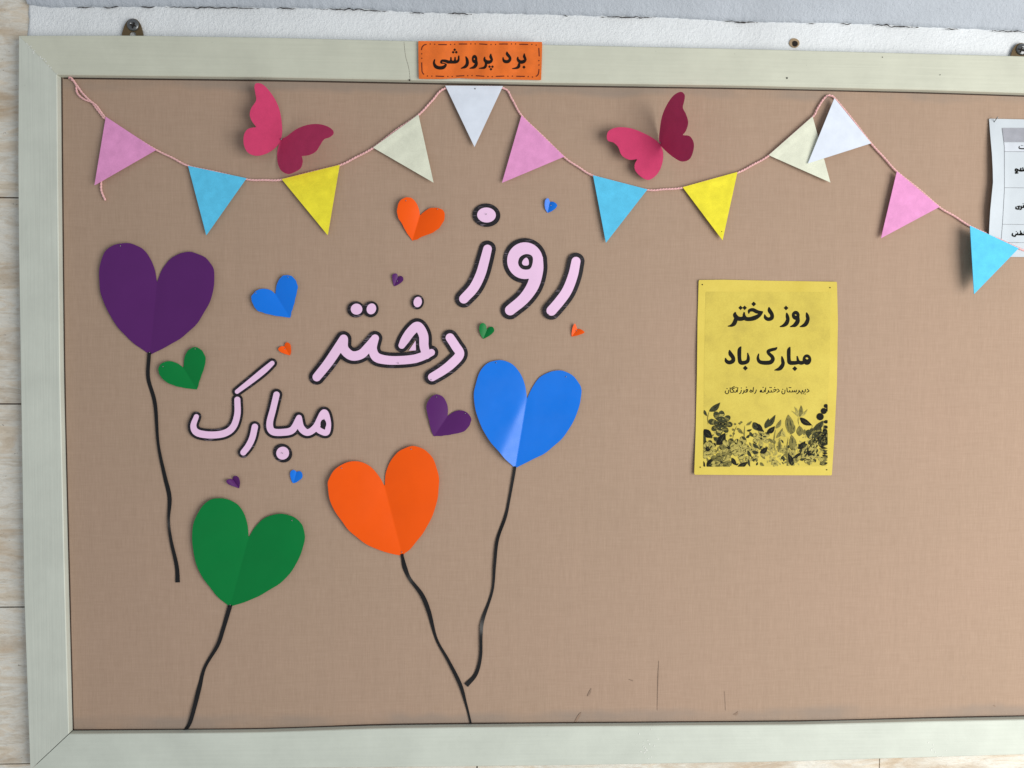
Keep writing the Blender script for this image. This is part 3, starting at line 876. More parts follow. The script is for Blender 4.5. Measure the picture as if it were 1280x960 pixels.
GS = 'small loose paper hearts'
def small(label, o, s, notch, left, tip, right, mat, lift, cell=.7, pn=()):
    tp = tr(o, s)([tip])[0]
    r = thing('paper_heart', P(*tp, 0), label, 'paper heart', GS)
    ob, p_, dep = heart(r, o, s, notch, left, tip, right, M[mat], lift, cell=cell)
    if pn: pins(r, dep, tr(o, s)(pn), r=.0008)
small('small blue folded heart to the right of the big purple heart balloon', (300, 330), 10.667, (472, 400), [(410, 350), (320, 330), (230, 350), (165, 410), (155, 480), (190, 570), (250, 630), (350, 660), (500, 695)], (670, 718), [(485, 300), (520, 210), (570, 160), (630, 148), (700, 170), (755, 240), (765, 330), (740, 460), (710, 570), (685, 650)], 'h_blue', .004, pn=[(210, 385), (640, 175)])
small('small orange folded heart under the white pennant with two pins in its lobes', (480, 235), 12.8, (575, 440), [(560, 340), (510, 230), (450, 165), (385, 150), (300, 170), (230, 250), (208, 360), (230, 470), (300, 600), (380, 740)], (455, 840), [(630, 390), (720, 330), (800, 315), (900, 330), (965, 390), (965, 500), (900, 620), (800, 700), (650, 765), (530, 820)], 'h_orange', .005, pn=[(350, 205), (855, 340)])
small('small green folded heart beside the ribbon of the big purple heart', (100, 280), 4.365, (565, 785), [(530, 760), (480, 748), (435, 770), (430, 810), (455, 850), (510, 880), (570, 895)], (637, 903), [(570, 730), (590, 690), (625, 672), (665, 690), (685, 735), (675, 790), (655, 850)], 'h_green', .004, pn=[(452, 778), (628, 682)])
small('small purple folded heart left of the big glossy blue heart', (520, 480), 12, (472, 485), [(478, 370), (455, 270), (400, 190), (330, 160), (260, 170), (190, 240), (157, 350), (175, 470), (205, 600), (235, 710)], (270, 785), [(530, 440), (600, 405), (680, 397), (770, 430), (825, 510), (810, 600), (750, 690), (650, 735), (500, 760), (380, 780)], 'h_purple', .004, pn=[(310, 195), (735, 440)])
small('tiny purple heart above the pair of pink dots', (480, 335), 32, (545, 400), [(545, 280), (500, 225), (430, 220), (350, 260), (325, 320), (335, 450), (360, 600)], (400, 735), [(580, 350), (650, 315), (730, 340), (775, 430), (750, 520), (650, 610), (520, 690)], 'h_purple', .002, .35, [(530, 520)])
small('tiny blue heart under the lowest pink dot', (340, 560), 16, (490, 480), [(460, 450), (420, 440), (375, 470), (362, 530), (380, 620), (405, 685)], (430, 705), [(530, 465), (580, 475), (608, 530), (600, 600), (540, 650), (480, 690)], 'h_blue', .0015, .35)
small('tiny two-tone purple heart tilted left above the big green heart', (270, 580), 10.667, (222, 205), [(190, 200), (150, 210), (138, 235), (160, 265), (210, 290)], (308, 325), [(230, 170), (265, 158), (300, 180), (318, 230), (318, 280)], 'h_purple', .004, .35)
small('tiny orange heart tilted left above the lowest pink word', (220, 420), 4.8, (650, 62), [(630, 62), (613, 78), (625, 95), (655, 108)], (684, 117), [(655, 45), (668, 38), (685, 50), (690, 75), (690, 100)], 'h_orange', .002, .35, [(655, 76)])
small('tiny blue heart right of the topmost pink dot', (560, 240), 4.8, (612, 60), [(605, 42), (595, 38), (583, 50), (580, 80), (585, 105)], (598, 125), [(630, 58), (648, 68), (655, 82), (645, 98), (622, 115)], 'h_blue', .003, .35, [(617, 80)])
small('tiny green heart just above the big glossy blue heart balloon', (560, 240), 4.8, (233, 828), [(228, 800), (215, 787), (198, 790), (188, 810), (190, 840), (200, 865)], (212, 882), [(248, 810), (268, 810), (278, 830), (265, 850), (240, 868)], 'h_green', .003, .35)
small('tiny orange heart under the rightmost pink letter', (560, 240), 4.8, (775, 822), [(768, 800), (760, 790), (748, 812), (742, 845)], (742, 868), [(792, 822), (812, 832), (817, 845), (780, 860)], 'h_orange', .003, .35, [(770, 832)])

# ------------------------------------------------------------------ cut-out lettering
GL = 'pink cut-out letters with black outlines'
def letter(label, fill, ow, hole=None, inner=None, pn=(), outer=None, name='letter_cutout'):
    bb = fill.bb
    r = thing(name, P((bb[0]+bb[2])/2, bb[3], 0), label, 'paper letter', GL)
    out = outer if outer is not None else grow(fill, ow)
    pink = fill
    if hole is not None: pink = cut(fill, hole)
    if inner is not None: pink = union(pink, inner)
    rnd = random.Random(int(bb[0]))
    ph = rnd.random()*6
    cu, cv = (bb[0]+bb[2])/2, (bb[1]+bb[3])/2
    dep0 = lambda u, v: -.0024 - .0007*np.sin((u-cu)*.05+ph) - .0006*np.sin((v-cv)*.07+ph*2)
    cutout('outline', out, .7, dep0, .0004, M['marker'], r)
    cutout('fill', pink, .7, lambda u, v: dep0(u, v)-.0003, .0002, M['pink'], r)
    for u, v in pn: pin(r, u, v, -.0040, .0008)
t3 = tr((560, 240), 4.8); t2 = tr((380, 350), 5.818); t1 = tr((220, 420), 4.8)
S = lambda t, pts: sd_stroke(t(pts), n=8)
def E(t, c, rx, ry, rot=0):
    p = t([c+(rx, ry)])[0]; return sd_ell(p[:2], p[2], p[3], rot)
# first word
letter('short slanted pink letter right of the looped one in the top word', S(t3, [(768, 416, 27), (750, 500, 29), (715, 590, 30), (670, 655, 30), (621, 712, 30)]), 5.1, pn=[t3([(603, 735)])[0]])
head = E(t3, (462, 412), 107, 110)
tail = S(t3, [(540, 400, 30), (535, 470, 36), (510, 560, 36), (455, 640, 33), (373, 709, 31)])
letter('pink looped letter like a nine in the middle of the top word', union(head, tail), 5.1,
       hole=sd_poly(catmull(t3([(470, 372), (505, 385), (508, 425), (490, 462), (445, 462), (421, 430), (432, 390)]), 5, True)),
       inner=sd_poly(catmull(t3([(472, 394), (484, 412), (482, 438), (455, 440), (444, 425), (455, 403)]), 5, True)))
letter('long slanted pink letter under the topmost dot at the left end of the top word', S(t3, [(237, 342, 26), (220, 410, 28), (195, 495, 29), (155, 575, 29), (95, 641, 28)]), 5.1)
letter('topmost oval pink dot with a thick black ring and a pin in its centre', E(t3, (231, 138), 56, 45, .05), 5, outer=E(t3, (231, 139), 83, 70, .08), pn=[t3([(230, 133)])[0]], name='letter_dot')
# second word
letter('pink bent letter at the right end of the middle word, beside the big blue heart', S(t2, [(1062, 420, 32), (1100, 478, 33), (1132, 540, 33), (1075, 608, 34), (1005, 662, 32), (932, 706, 30)]), 4.5, pn=[t2([(925, 725)])[0]])
mid = union(S(t2, [(93, 706, 31), (170, 610, 33), (235, 515, 34), (288, 428, 31)]),
            S(t2, [(290, 430, 30), (290, 500, 34), (345, 550, 34), (415, 540, 34), (470, 485, 32), (517, 424, 28)]),
            S(t2, [(517, 424, 27), (500, 500, 30), (525, 560, 34), (600, 582, 32), (700, 584, 31), (800, 574, 31), (870, 552, 30), (927, 527, 25)]),
            S(t2, [(890, 545, 30), (873, 480, 33), (868, 400, 34), (828, 338, 34), (780, 372, 34), (738, 430, 32), (711, 476, 24)]))
letter('long joined pink lettering with two teeth and a pointed loop, middle word', mid, 4.3, inner=sd_poly(t2([(812, 440), (814, 512), (762, 514)])), pn=[t2([(686, 604)])[0]])
two = union(E(t2, (382, 212), 42, 40), E(t2, (490, 210), 34, 40, .35))
letter('pair of touching pink dots over the middle word', two, 4, outer=union(E(t2, (378, 214), 63, 59), E(t2, (488, 213), 54, 59, .35)), name='letter_dot')
letter('single small pink dot over the pointed loop of the middle word', E(t2, (827, 160), 30, 38, .2), 3, outer=E(t2, (827, 161), 45, 53, .2), name='letter_dot')
# third word
mba = union(S(t1, [(603, 352, 19), (582, 440, 19), (562, 525, 20), (578, 572, 21), (640, 578, 21), (700, 562, 21), (738, 490, 17)]),
            S(t1, [(738, 490, 17), (750, 550, 21), (790, 579, 20), (840, 545, 20), (888, 460, 20), (913, 520, 17), (905, 578, 17), (870, 572, 18), (840, 550, 18)]))
letter('joined pink lettering with tall stroke and closed loop in the lowest word', mba, 3.3, hole=sd_ell(t1([(884, 528)])[0], 3.7, 5.6))
letter('round pink dot with a thick black ring below the lowest word', E(t1, (640, 703), 38, 39, .6), 4, outer=E(t1, (640, 703), 59, 54, .7), pn=[t1([(638, 703)])[0]], name='letter_dot')
letter('short slanted pink letter in the lowest word, left of the tall stroke', S(t1, [(473, 545, 19), (458, 610, 19), (434, 660, 19), (404, 699, 18)]), 3.0)
letter('wide hook-shaped pink letter at the left end of the lowest word', S(t1, [(122, 484, 15), (104, 540, 18), (127, 580, 21), (205, 594, 21), (290, 584, 21), (343, 545, 20), (368, 470, 19), (368, 382, 18)]), 3.1)
letter('slanting pink bar resting on the hook-shaped letter of the lowest word', S(t1, [(366, 334, 13), (460, 262, 17), (530, 205, 18), (577, 163, 14)]), 3.1)

# ------------------------------------------------------------------ orange sign on the top rail
ta = tr((520, 50), 16); tb = tr((600, 50), 16)
sg = thing('paper_sign', P(600, 98, YF), 'small orange paper sign with black Persian heading and dashed border on the top rail', 'sign')
def sign_dep(u, v):
    return YF - .0032 - .0009*np.sin((u-523)*.085) - .0006*np.sin((u-523)*.23+1) - .0012*np.clip((v-90)/10, 0, 1)*np.sin((u-520)*.11)**2
sf = sd_poly([(522.8, 51.2), (560, 51.2), (600, 51.0), (640, 51.6), (677.8, 52.4), (677.2, 80), (676.4, 100), (655, 99.6), (620, 98.6), (600, 98.8), (575, 97.8), (550, 98.8), (523.6, 98.6), (523.0, 75)])
cutout('sheet', sf, 1.0, sign_dep, .0004, M['sign'], sg)
brd = []
def dash(t, *pts): brd.append(sd_stroke(t([p+(9.5,) for p in pts]), n=5))
def dots(t, *pts):
    for p in pts: q = t([p+(12,)])[0]; brd.append(sd_ell(q[:2], q[2], q[2]))
dash(ta, (110, 195), (125, 140), (160, 102), (205, 88)); dots(ta, (285, 80), (375, 85)); dash(ta, (455, 90), (610, 92)); dots(ta, (692, 88), (775, 85))
dash(ta, (865, 80), (1015, 80)); dots(ta, (1098, 78), (1185, 78)); dash(tb, (-8, 78), (140, 88)); dots(tb, (222, 88), (312, 88)); dash(tb, (390, 80), (550, 80))
dots(tb, (630, 78), (712, 78)); dash(tb, (795, 85), (955, 88)); dots(tb, (1038, 88), (1125, 102)); dash(tb, (1178, 165), (1185, 320)); dots(tb, (1178, 412), (1180, 500))
dash(tb, (1180, 590), (1172, 660), (1155, 700), (1125, 725)); dots(tb, (1050, 740), (965, 732)); dash(tb, (890, 727), (735, 725)); dots(tb, (648, 722), (560, 725))
dash(tb, (480, 722), (325, 727)); dots(tb, (245, 732), (160, 730)); dash(tb, (80, 725), (-75, 715)); dots(ta, (1122, 712), (1035, 715)); dash(ta, (960, 715), (810, 722))
dots(ta, (725, 728), (637, 728)); dash(ta, (555, 728), (400, 722)); dots(ta, (318, 722), (230, 720)); dash(ta, (155, 685), (125, 640), (118, 560), (115, 455)); dots(ta, (115, 365), (115, 275))
def printed(name, fs, cell, dep, mat, parent, off=.0003):
    V = []; F = []
    for f in fs:
        uv, fc = march(f, cell)
        if len(uv) == 0: continue
        o = len(V); V += list(PP(uv, dep(uv[:, 0], uv[:, 1])-off)); F += [[i+o for i in q] for q in fc]
    return mesh(name, V, F, mat, parent, smooth=True)
printed('dashed_border', brd, .3, sign_dep, M['maroon_ink'], sg)
def D(t, c, r):
    q = t([c+(r,)])[0]; return sd_dia(q[:2], q[2])
G = [union(S(ta, [(372, 398, 14), (360, 460, 22), (395, 530, 34), (470, 557, 34), (550, 545, 34), (600, 492, 18), (560, 468, 10), (505, 455, 18), (520, 415, 22), (590, 420, 30), (650, 440, 32)]),
           S(ta, [(640, 440, 32), (700, 440, 32), (800, 438, 30), (848, 405, 22), (857, 322, 13)]), S(ta, [(700, 430, 24), (700, 352, 13)]), S(ta, [(780, 430, 24), (782, 350, 13)])),
     D(ta, (775, 195, ), 24), D(ta, (744, 244), 24), D(ta, (806, 244), 24),
     S(ta, [(1000, 340, 14), (1022, 395, 28), (1026, 470, 32), (990, 530, 30), (905, 567, 10)]),
     cut(union(E(ta, (1172, 382), 56, 84), S(ta, [(1200, 400, 26), (1205, 480, 32), (1165, 540, 30), (1080, 567, 10)])), E(ta, (1168, 380), 14, 17)),
     union(S(tb, [(217, 282, 10), (215, 335, 28), (236, 395, 24), (205, 435, 32), (140, 440, 38), (92, 395, 24), (95, 345, 12)]), S(tb, [(120, 465, 22), (115, 515, 26), (80, 555, 24), (-15, 567, 8)])),
     D(tb, (192, 534), 23), D(tb, (250, 534), 23), D(tb, (220, 584), 23),
     S(tb, [(540, 242, 12), (548, 285, 30), (592, 340, 28), (600, 390, 28), (560, 430, 32), (500, 428, 32), (468, 395, 20), (462, 350, 10)]),
     union(S(tb, [(888, 276, 10), (886, 330, 26), (908, 390, 24), (870, 432, 34), (805, 438, 34), (758, 390, 24), (757, 345, 12)]), S(tb, [(785, 470, 20), (773, 530, 30), (730, 560, 22), (648, 573, 8)])),
     D(tb, (880, 543), 27)]
printed('lettering', G, .25, sign_dep, M['black_ink'], sg)

# ------------------------------------------------------------------ yellow poster
po = thing('poster', P(955, 594, 0), 'yellow paper poster with black Persian greeting and a border of copied flowers', 'poster')
def pdep(u, v):
    h = (v-350)/244.; s = (u-870)/172.
    return -.0016 - .0022*(s-.5)**2*4*(.3+.7*h) - .0008*np.sin(v*.045) - .0008*np.sin(u*.03+v*.02)
pf = sd_poly([(873.4, 350.0), (905, 349.6), (960, 350.8), (1046.2, 352.2), (1047.4, 400), (1046.2, 480), (1043.0, 545), (1039.8, 594.2), (960, 594.0), (867.8, 593.4), (869.6, 540), (871.2, 470), (872.0, 400)])
cutout('sheet', pf, 1.5, pdep, .0003, M['poster'], po)
printed('scan_tone', [sd_poly([(882, 364.5), (1039, 365), (1036.5, 470), (1034.5, 500), (1034, 583), (879.5, 583.2), (880, 470)])], 1.5, pdep, M['tone'], po, .00012)
tc = tr((900, 370), 10.667); td = tr((900, 425), 10.667)
L1 = [S(tc, [(1156, 228, 8), (1165, 265, 20), (1172, 310, 22), (1150, 365, 25), (1120, 392, 20), (1070, 409, 5)]),
      cut(union(E(tc, (1010, 258), 50, 58), S(tc, [(1036, 290, 24), (1034, 340, 27), (1005, 383, 25), (975, 398, 15), (940, 409, 5)])), E(tc, (1010, 254), 18, 9, .3)),
      S(tc, [(890, 232, 8), (898, 270, 20), (905, 315, 22), (885, 365, 25), (850, 393, 18), (803, 409, 5)]), D(tc, (881, 160), 23),
      S(tc, [(654, 155, 7), (662, 195, 24), (692, 245, 23), (690, 292, 24), (645, 310, 22), (608, 290, 20), (596, 252, 6)]),
      union(S(tc, [(384, 228, 7), (392, 195, 17), (440, 185, 22), (500, 212, 22), (567, 212, 7)]), S(tc, [(555, 225, 14), (520, 260, 22), (460, 293, 28), (390, 308, 25), (338, 300, 24), (322, 262, 18), (322, 222, 8)]),
            S(tc, [(330, 290, 26), (280, 305, 25), (230, 295, 28), (200, 255, 24), (204, 222, 8)]), S(tc, [(212, 310, 24), (190, 365, 26), (155, 393, 16), (108, 403, 4)])),
      D(tc, (275, 158), 22), D(tc, (329, 158), 22), D(tc, (450, 107), 24)]
L2 = [cut(union(E(td, (1160, 262), 56, 68), S(td, [(1125, 295, 20), (1080, 305, 24), (1045, 285, 18), (1030, 222, 8)]), S(td, [(932, 98, 6), (918, 140, 22), (918, 240, 22), (930, 298, 26), (985, 306, 24), (1040, 300, 22)])), E(td, (1160, 245), 22, 15, .3)),
      D(td, (998, 382), 25),
      S(td, [(826, 225, 8), (836, 275, 19), (840, 320, 22), (815, 365, 25), (785, 388, 20), (730, 402, 4)]),
      union(S(td, [(758, 102, 6), (735, 120, 17), (690, 130, 19), (645, 150, 20), (652, 180, 20), (695, 222, 22), (704, 262, 24), (670, 298, 26), (590, 304, 25), (530, 290, 22), (506, 245, 16), (515, 188, 6)])),
      S(td, [(278, 92, 6), (260, 135, 23), (260, 240, 23), (275, 298, 25), (325, 303, 24), (368, 282, 22), (378, 235, 17), (370, 178, 6)]), D(td, (338, 375), 25),
      S(td, [(128, 142, 8), (140, 185, 25), (174, 235, 24), (172, 280, 25), (125, 300, 24), (86, 282, 20), (74, 245, 6)])]
printed('headline', [grow(f, .22) for f in L1], .35, pdep, M['ink'], po); o = printed('headline', [grow(f, .22) for f in L2], .35, pdep, M['ink'], po)
L3 = []
def ln(*pts): L3.append(sd_stroke(td([p+(5.6,) for p in pts]), n=4))
def dt(*pts):
    for p in pts: q = td([p+(7.5,)])[0]; L3.append(sd_ell(q[:2], q[2], q[2]))
ln((1165, 655), (1188, 680), (1158, 697)); ln((1140, 660), (1135, 690), (1112, 695), (1100, 672), (1094, 695), (1070, 695), (1055, 672), (1049, 700), (1025, 718)); dt((1135, 720), (1110, 716), (1086, 716))
ln((1020, 668), (1015, 692), (1000, 690), (995, 674)); ln((995, 690), (972, 690), (968, 674)); ln((968, 692), (935, 692), (930, 672)); ln((930, 692), (900, 690), (893, 640)); dt((925, 635), (944, 635))
ln((868, 668), (864, 705), (845, 720), (826, 706), (828, 682)); dt((838, 658))
ln((770, 655), (791, 680), (762, 697)); ln((712, 668), (735, 660), (752, 667), (722, 690), (690, 694), (683, 672)); ln((690, 694), (655, 694), (648, 672), (640, 703), (620, 715)); dt((730, 634), (666, 634), (684, 634)); ln((610, 638), (605, 692))
ln((592, 668), (588, 692), (560, 694), (543, 676), (535, 692), (552, 692), (556, 676), (545, 668)); dt((575, 632))
ln((485, 666), (476, 698), (462, 714)); ln((447, 633), (440, 692)); ln((412, 668), (398, 688), (418, 696), (428, 678), (408, 666))
ln((352, 660), (346, 674), (362, 684), (370, 662), (352, 658)); ln((368, 672), (358, 694), (328, 694), (322, 672), (314, 703), (300, 716)); dt((354, 630)); ln((286, 670), (276, 704), (258, 716)); dt((285, 640)); ln((238, 634), (232, 694))
ln((220, 670), (215, 694), (182, 694)); ln((196, 640), (160, 658), (184, 676), (177, 694), (142, 694), (136, 638)); ln((192, 620), (150, 644)); dt((215, 632)); ln((118, 670), (112, 706), (92, 718), (70, 702), (74, 680)); dt((95, 648))
printed('school_line', L3, .3, pdep, M['ink'], po)

# copied flower border: leaves, petals and berries drawn as shapes in three printed tones
FV = []; FF = []; FM = []
XL, XR, YB = 879.4, 1034.6, 583.4
def clip(poly):
    def half(p, ins, cut_):
        out = []
        for a_, b_ in zip(p, p[1:]+p[:1]):
            if ins(a_): out.append(a_)
            if ins(a_) != ins(b_): out.append(cut_(a_, b_))
        return out
    def cx(x): return lambda a_, b_: (x, a_[1]+(b_[1]-a_[1])*(x-a_[0])/(b_[0]-a_[0]))
    def cy(y): return lambda a_, b_: (a_[0]+(b_[0]-a_[0])*(y-a_[1])/(b_[1]-a_[1]), y)
    for ins, c in ((lambda q: q[0] >= XL, cx(XL)), (lambda q: q[0] <= XR, cx(XR)), (lambda q: q[1] <= YB, cy(YB))):
        poly = half(poly, ins, c)
        if len(poly) < 3: return []
    return poly
lay = [0]
def shape(poly, tone):
    poly = clip([tuple(p) for p in poly])
    if len(poly) < 3: return
    q = np.array(poly); c = q.mean(0)
    ar = sum(a_[0]*b_[1]-a_[1]*b_[0] for a_, b_ in zip(poly, poly[1:]+poly[:1]))
    if ar > 0: q = q[::-1]
    lay[0] += 1
    uv = np.r_[[c], q]
    W = PP(uv, pdep(uv[:, 0], uv[:, 1])-.00018-lay[0]*.00000012)
    o = len(FV); FV.extend(list(W)); n = len(q)
    for k in range(n):
        FF.append((o, o+1+k, o+1+(k+1) % n)); FM.append(tone)
DK, MD, LT, INK = 0, 1, 2, 3
def leaf(a, b, w, tone, vein=True, bend=.15):
    a, b = np.array(a), np.array(b); d = b-a; L = np.hypot(*d)
    if L < .2: return
    d /= L; nn = np.array([-d[1], d[0]])
    pr = [(0, .0), (.12, .5), (.3, .92), (.48, 1), (.66, .8), (.84, .4), (1, 0)]
    mid = lambda s: a+d*L*s+nn*bend*L*math.sin(s*math.pi)*.5
    shape([mid(s)+nn*w*h for s, h in pr]+[mid(s)-nn*w*h for s, h in pr[-2:0:-1]], tone)
    if vein:
        vt = {DK: INK, MD: DK, LT: MD}.get(tone, DK)
        k = max(.12, w*.09)
        shape([mid(.03)+nn*k, mid(.5)+nn*k, mid(.97), mid(.5)-nn*k, mid(.03)-nn*k], vt)
        for s in (.25, .42, .58, .72):
            for sg in (-1, 1):
                p0 = mid(s); p1 = mid(min(1, s+.16))+nn*sg*w*.62
                e = (p1-p0)/np.hypot(*(p1-p0)); m = np.array([-e[1], e[0]])*k*.6
                shape([p0+m, p1, p0-m], vt)
def disc(c, r, tone, sq=1.):
    shape([(c[0]+r*math.cos(t_*math.pi/7), c[1]+sq*r*math.sin(t_*math.pi/7)) for t_ in range(14)], tone)
def flower(c, R, n, tone, rot=0, ctr=.14, wid=.3, sq=1.0):
    rnd = random.Random(int(c[0]*10+c[1]))
    for k in range(n):
        th = rot+2*math.pi*k/n+rnd.gauss(0, .06); rr = R*rnd.uniform(.85, 1.08)
        e = np.array([math.cos(th), sq*math.sin(th)]); m = np.array([-math.sin(th), sq*math.cos(th)])
        c0 = np.array(c)
        pr = [(0, .08), (.25, .55), (.5, .9), (.75, 1), (.93, .6), (1, 0)]
        shape([c0+e*rr*(s*1.03+.05)+m*rr*wid*1.03*h for s, h in pr]+[c0+e*rr*(s*1.03+.05)-m*rr*wid*1.03*h for s, h in pr[-2::-1]], DK if tone != DK else INK)
        shape([c0+e*rr*(s+.05)+m*rr*wid*h for s, h in pr]+[c0+e*rr*(s+.05)-m*rr*wid*h for s, h in pr[-2::-1]], tone if k % 2 else min(2, tone+(rnd.random() < .6)))
        for off in (-.45, 0, .45):
            p0 = c0+e*rr*.12; p1 = c0+e*rr*.86+m*rr*wid*off; q = m*rr*.022
            shape([p0+q, p1, p0-q], DK if tone != DK else INK)
        shape([c0+e*rr*1.02+m*rr*wid*.3, c0+e*rr*1.06, c0+e*rr*.9-m*rr*wid*.75, c0+e*rr*.96-m*rr*wid*.3], MD)
    disc(c, R*ctr, INK, sq); disc((c[0]+R*ctr*.2, c[1]-R*ctr*.2), R*ctr*.5, DK, sq)
z5 = lambda x, y: (870+x/9.143, 495+y/9.143)
z6 = lambda x, y: (950+x/9.143, 495+y/9.143)
q = 1/9.143
rnd = random.Random(5)
# soft filling of small leaves behind
for k in range(210):
    u = rnd.uniform(880, 1034); lim = 545 + 10*math.sin(u*.09) - (8 if u > 1000 else 0) + (6 if 905 < u < 990 else 0)
    v = rnd.uniform(lim, 583); th = rnd.uniform(-2.6, -.5); L = rnd.uniform(3, 8)
    leaf((u, v), (u+L*math.cos(th), v+L*math.sin(th)), L*rnd.uniform(.16, .3), rnd.choice([MD, LT, LT, LT, DK]))
for k in range(26):
    u = rnd.uniform(900, 1020); v = rnd.uniform(556, 580)
    flower((u, v), rnd.uniform(3, 5.5), rnd.choice([5, 6]), rnd.choice([LT, LT, MD]), rnd.random()*3, .16)
for a_, b_ in (((150, 175), (140, 330)), ((470, 340), (420, 500)), ((560, 330), (585, 640)), ((760, 400), (750, 560))):
    leaf(z5(*a_), z5(*b_), .35, MD, False)
for a_, b_ in (((180, 380), (175, 640)), ((600, 330), (610, 470)), ((735, 330), (735, 470)), ((40, 400), (30, 500)), ((440, 240), (450, 340)), ((325, 470), (330, 780))):
    leaf(z6(*a_), z6(*b_), .35, MD, False)
# dark clumps and leaves at the left
leaf(z5(150, 178), z5(278, 74), 33*q, DK); leaf(z5(95, 160), z5(128, 232), 16*q, DK)
leaf(z5(92, 380), z5(190, 480), 45*q, INK); leaf(z5(92, 440), z5(110, 560), 24*q, DK); leaf(z5(235, 560), z5(335, 420), 48*q, INK); leaf(z5(250, 520), z5(200, 470), 26*q, DK)
leaf(z5(125, 815), z5(205, 700), 42*q, INK); leaf(z5(80, 740), z5(105, 815), 18*q, INK)
flower(z5(285, 315), 140*q, 8, MD, .15, .11, .25)
flower(z5(510, 590), 95*q, 5, LT, 1.4, .06, .4, 1.35); flower(z5(375, 590), 98*q, 7, MD, .5, .2, .3)
flower(z5(135, 605), 112*q, 8, LT, .3, .26, .27); flower(z5(290, 755), 118*q, 9, MD, .1, .12, .27)
flower(z5(745, 485), 95*q, 6, LT, .5, .14, .3)
for x, y in ((448, 322), (425, 385), (398, 455), (432, 430), (480, 378), (500, 315), (520, 300)): disc(z5(x, y), 13*q, MD); disc(z5(x+2, y+2), 6*q, DK)
for a_, b_, w_, t_ in (((665, 300), (768, 408), 34, INK), ((655, 300), (715, 400), 30, DK), ((790, 372), (830, 255), 30, DK), ((575, 335), (640, 285), 14, MD), ((580, 400), (640, 380), 13, DK), ((575, 480), (615, 440), 15, DK),
                       ((615, 410), (660, 470), 18, DK), ((650, 540), (725, 600), 20, DK), ((735, 655), (815, 585), 27, INK), ((640, 630), (720, 650), 22, DK), ((590, 620), (640, 700), 19, DK), ((410, 705), (470, 795), 25, INK),
                       ((478, 808), (592, 752), 27, INK), ((600, 720), (620, 810), 14, DK), ((640, 740), (690, 710), 12, DK), ((480, 365), (545, 435), 20, MD), ((735, 760), (780, 800), 18, MD)):
    leaf(z5(*a_), z5(*b_), w_*q, t_)
# right half
for a_, b_, w_, t_ in (((58, 362), (178, 214), 30, DK), ((78, 426), (172, 345), 30, INK), ((180, 372), (242, 270), 22, MD), ((185, 482), (262, 366), 19, MD), ((100, 485), (178, 538), 18, MD), ((0, 655), (90, 580), 28, INK), ((-10, 320), (38, 412), 20, INK),
                       ((210, 640), (222, 500), 20, MD), ((250, 400), (290, 470), 26, LT), ((325, 210), (330, 430), 20, MD), ((345, 440), (400, 330), 24, MD), ((350, 440), (330, 215), 34, MD), ((365, 620), (360, 440), 42, MD), ((450, 460), (452, 338), 42, MD), ((455, 246), (600, 336), 33, INK),
                       ((525, 400), (585, 432), 36, DK), ((612, 392), (726, 280), 34, DK), ((725, 300), (790, 280), 20, INK), ((735, 340), (785, 365), 18, INK), ((440, 240), (395, 120), 17, LT), ((450, 240), (472, 105), 24, MD), ((460, 238), (545, 150), 14, LT), ((440, 240), (360, 170), 10, LT),
                       ((435, 605), (520, 515), 30, INK), ((380, 712), (476, 640), 21, INK), ((362, 798), (320, 655), 30, INK), ((320, 600), (330, 560), 14, DK)):
    leaf(z6(*a_), z6(*b_), w_*q, t_)
flower(z6(655, 480), 115*q, 8, MD, .2, .1, .25); flower(z6(745, 470), 90*q, 7, DK, .2, .1, .3)
for k in range(11):
    leaf(z6(690+rnd.uniform(-15, 30), 520+k*26), z6(775, 540+k*24+rnd.uniform(-14, 14)), 13*q, rnd.choice([DK, INK, MD]))
flower(z6(565, 655), 112*q, 8, LT, .35, .27, .26)
for x, y, r_ in ((755, 115, 24), (730, 172, 35), (688, 237, 42), (783, 155, 26)): disc(z6(x, y), r_*q, INK); disc(z6(x-r_*.2, y+r_*.1), r_*q*.45, DK)
for k in range(16):
    u = rnd.uniform(300, 740); v = rnd.uniform(715, 805); th = rnd.uniform(-2.8, -.3)
    leaf(z6(u, v), z6(u+60*math.cos(th), v+60*math.sin(th)), 16*q, rnd.choice([DK, MD, LT]))
mesh('flower_border', FV, FF, [M['ink_dark'], M['ink_mid'], M['ink_light'], M['ink']], po, FM)
pins(po, pdep, [(878, 355.8), (1037.5, 359.6), (875.4, 584), (1033.4, 587.2)], 'dark', .0009)

# ------------------------------------------------------------------ white timetable sheet at the right
ws = thing('notice_sheet', P(1350, 321, 0), 'white sheet with grey-headed table and curling edge behind the last blue pennant', 'notice sheet')
def wdep(u, v):
    e = np.clip((1262-u)/26., 0, 1.2); h = np.clip((v-150)/170., 0, 1)
    return -.0018 - .010*e**1.5*np.sin(h*math.pi)**1.2 - .0016*np.sin(u*.03)**2 - .003*e*np.clip(h-.6, 0, 1)
wf = sd_poly([(1236.3, 148.3), (1300, 149.6), (1400, 152), (1482, 155), (1478, 322), (1400, 322), (1300, 321.4), (1237.0, 321), (1236.0, 300), (1236.6, 285), (1237.9, 262.5), (1239.6, 245), (1241.3, 228), (1241.0, 212), (1239.9, 191.4), (1238.0, 170)])
cutout('sheet', wf, 1.5, wdep, .0003, M['white'], ws)
t7 = tr((1230, 140), 5.06)
def edge(v): return np.interp(v, [159.8, 183, 235, 278, 298, 305], [1252.6, 1255.6, 1255.8, 1253.4, 1251.8, 1251.2])
def strip(v0, v1, u1=1470):
    vs = np.linspace(v0, v1, 7); return sd_poly([(u1, v0)]+[(edge(v), v) for v in vs]+[(u1, v1)])
printed('table_header', [strip(159.8, 177.6)], 1.2, wdep, M['grey_print'], ws)
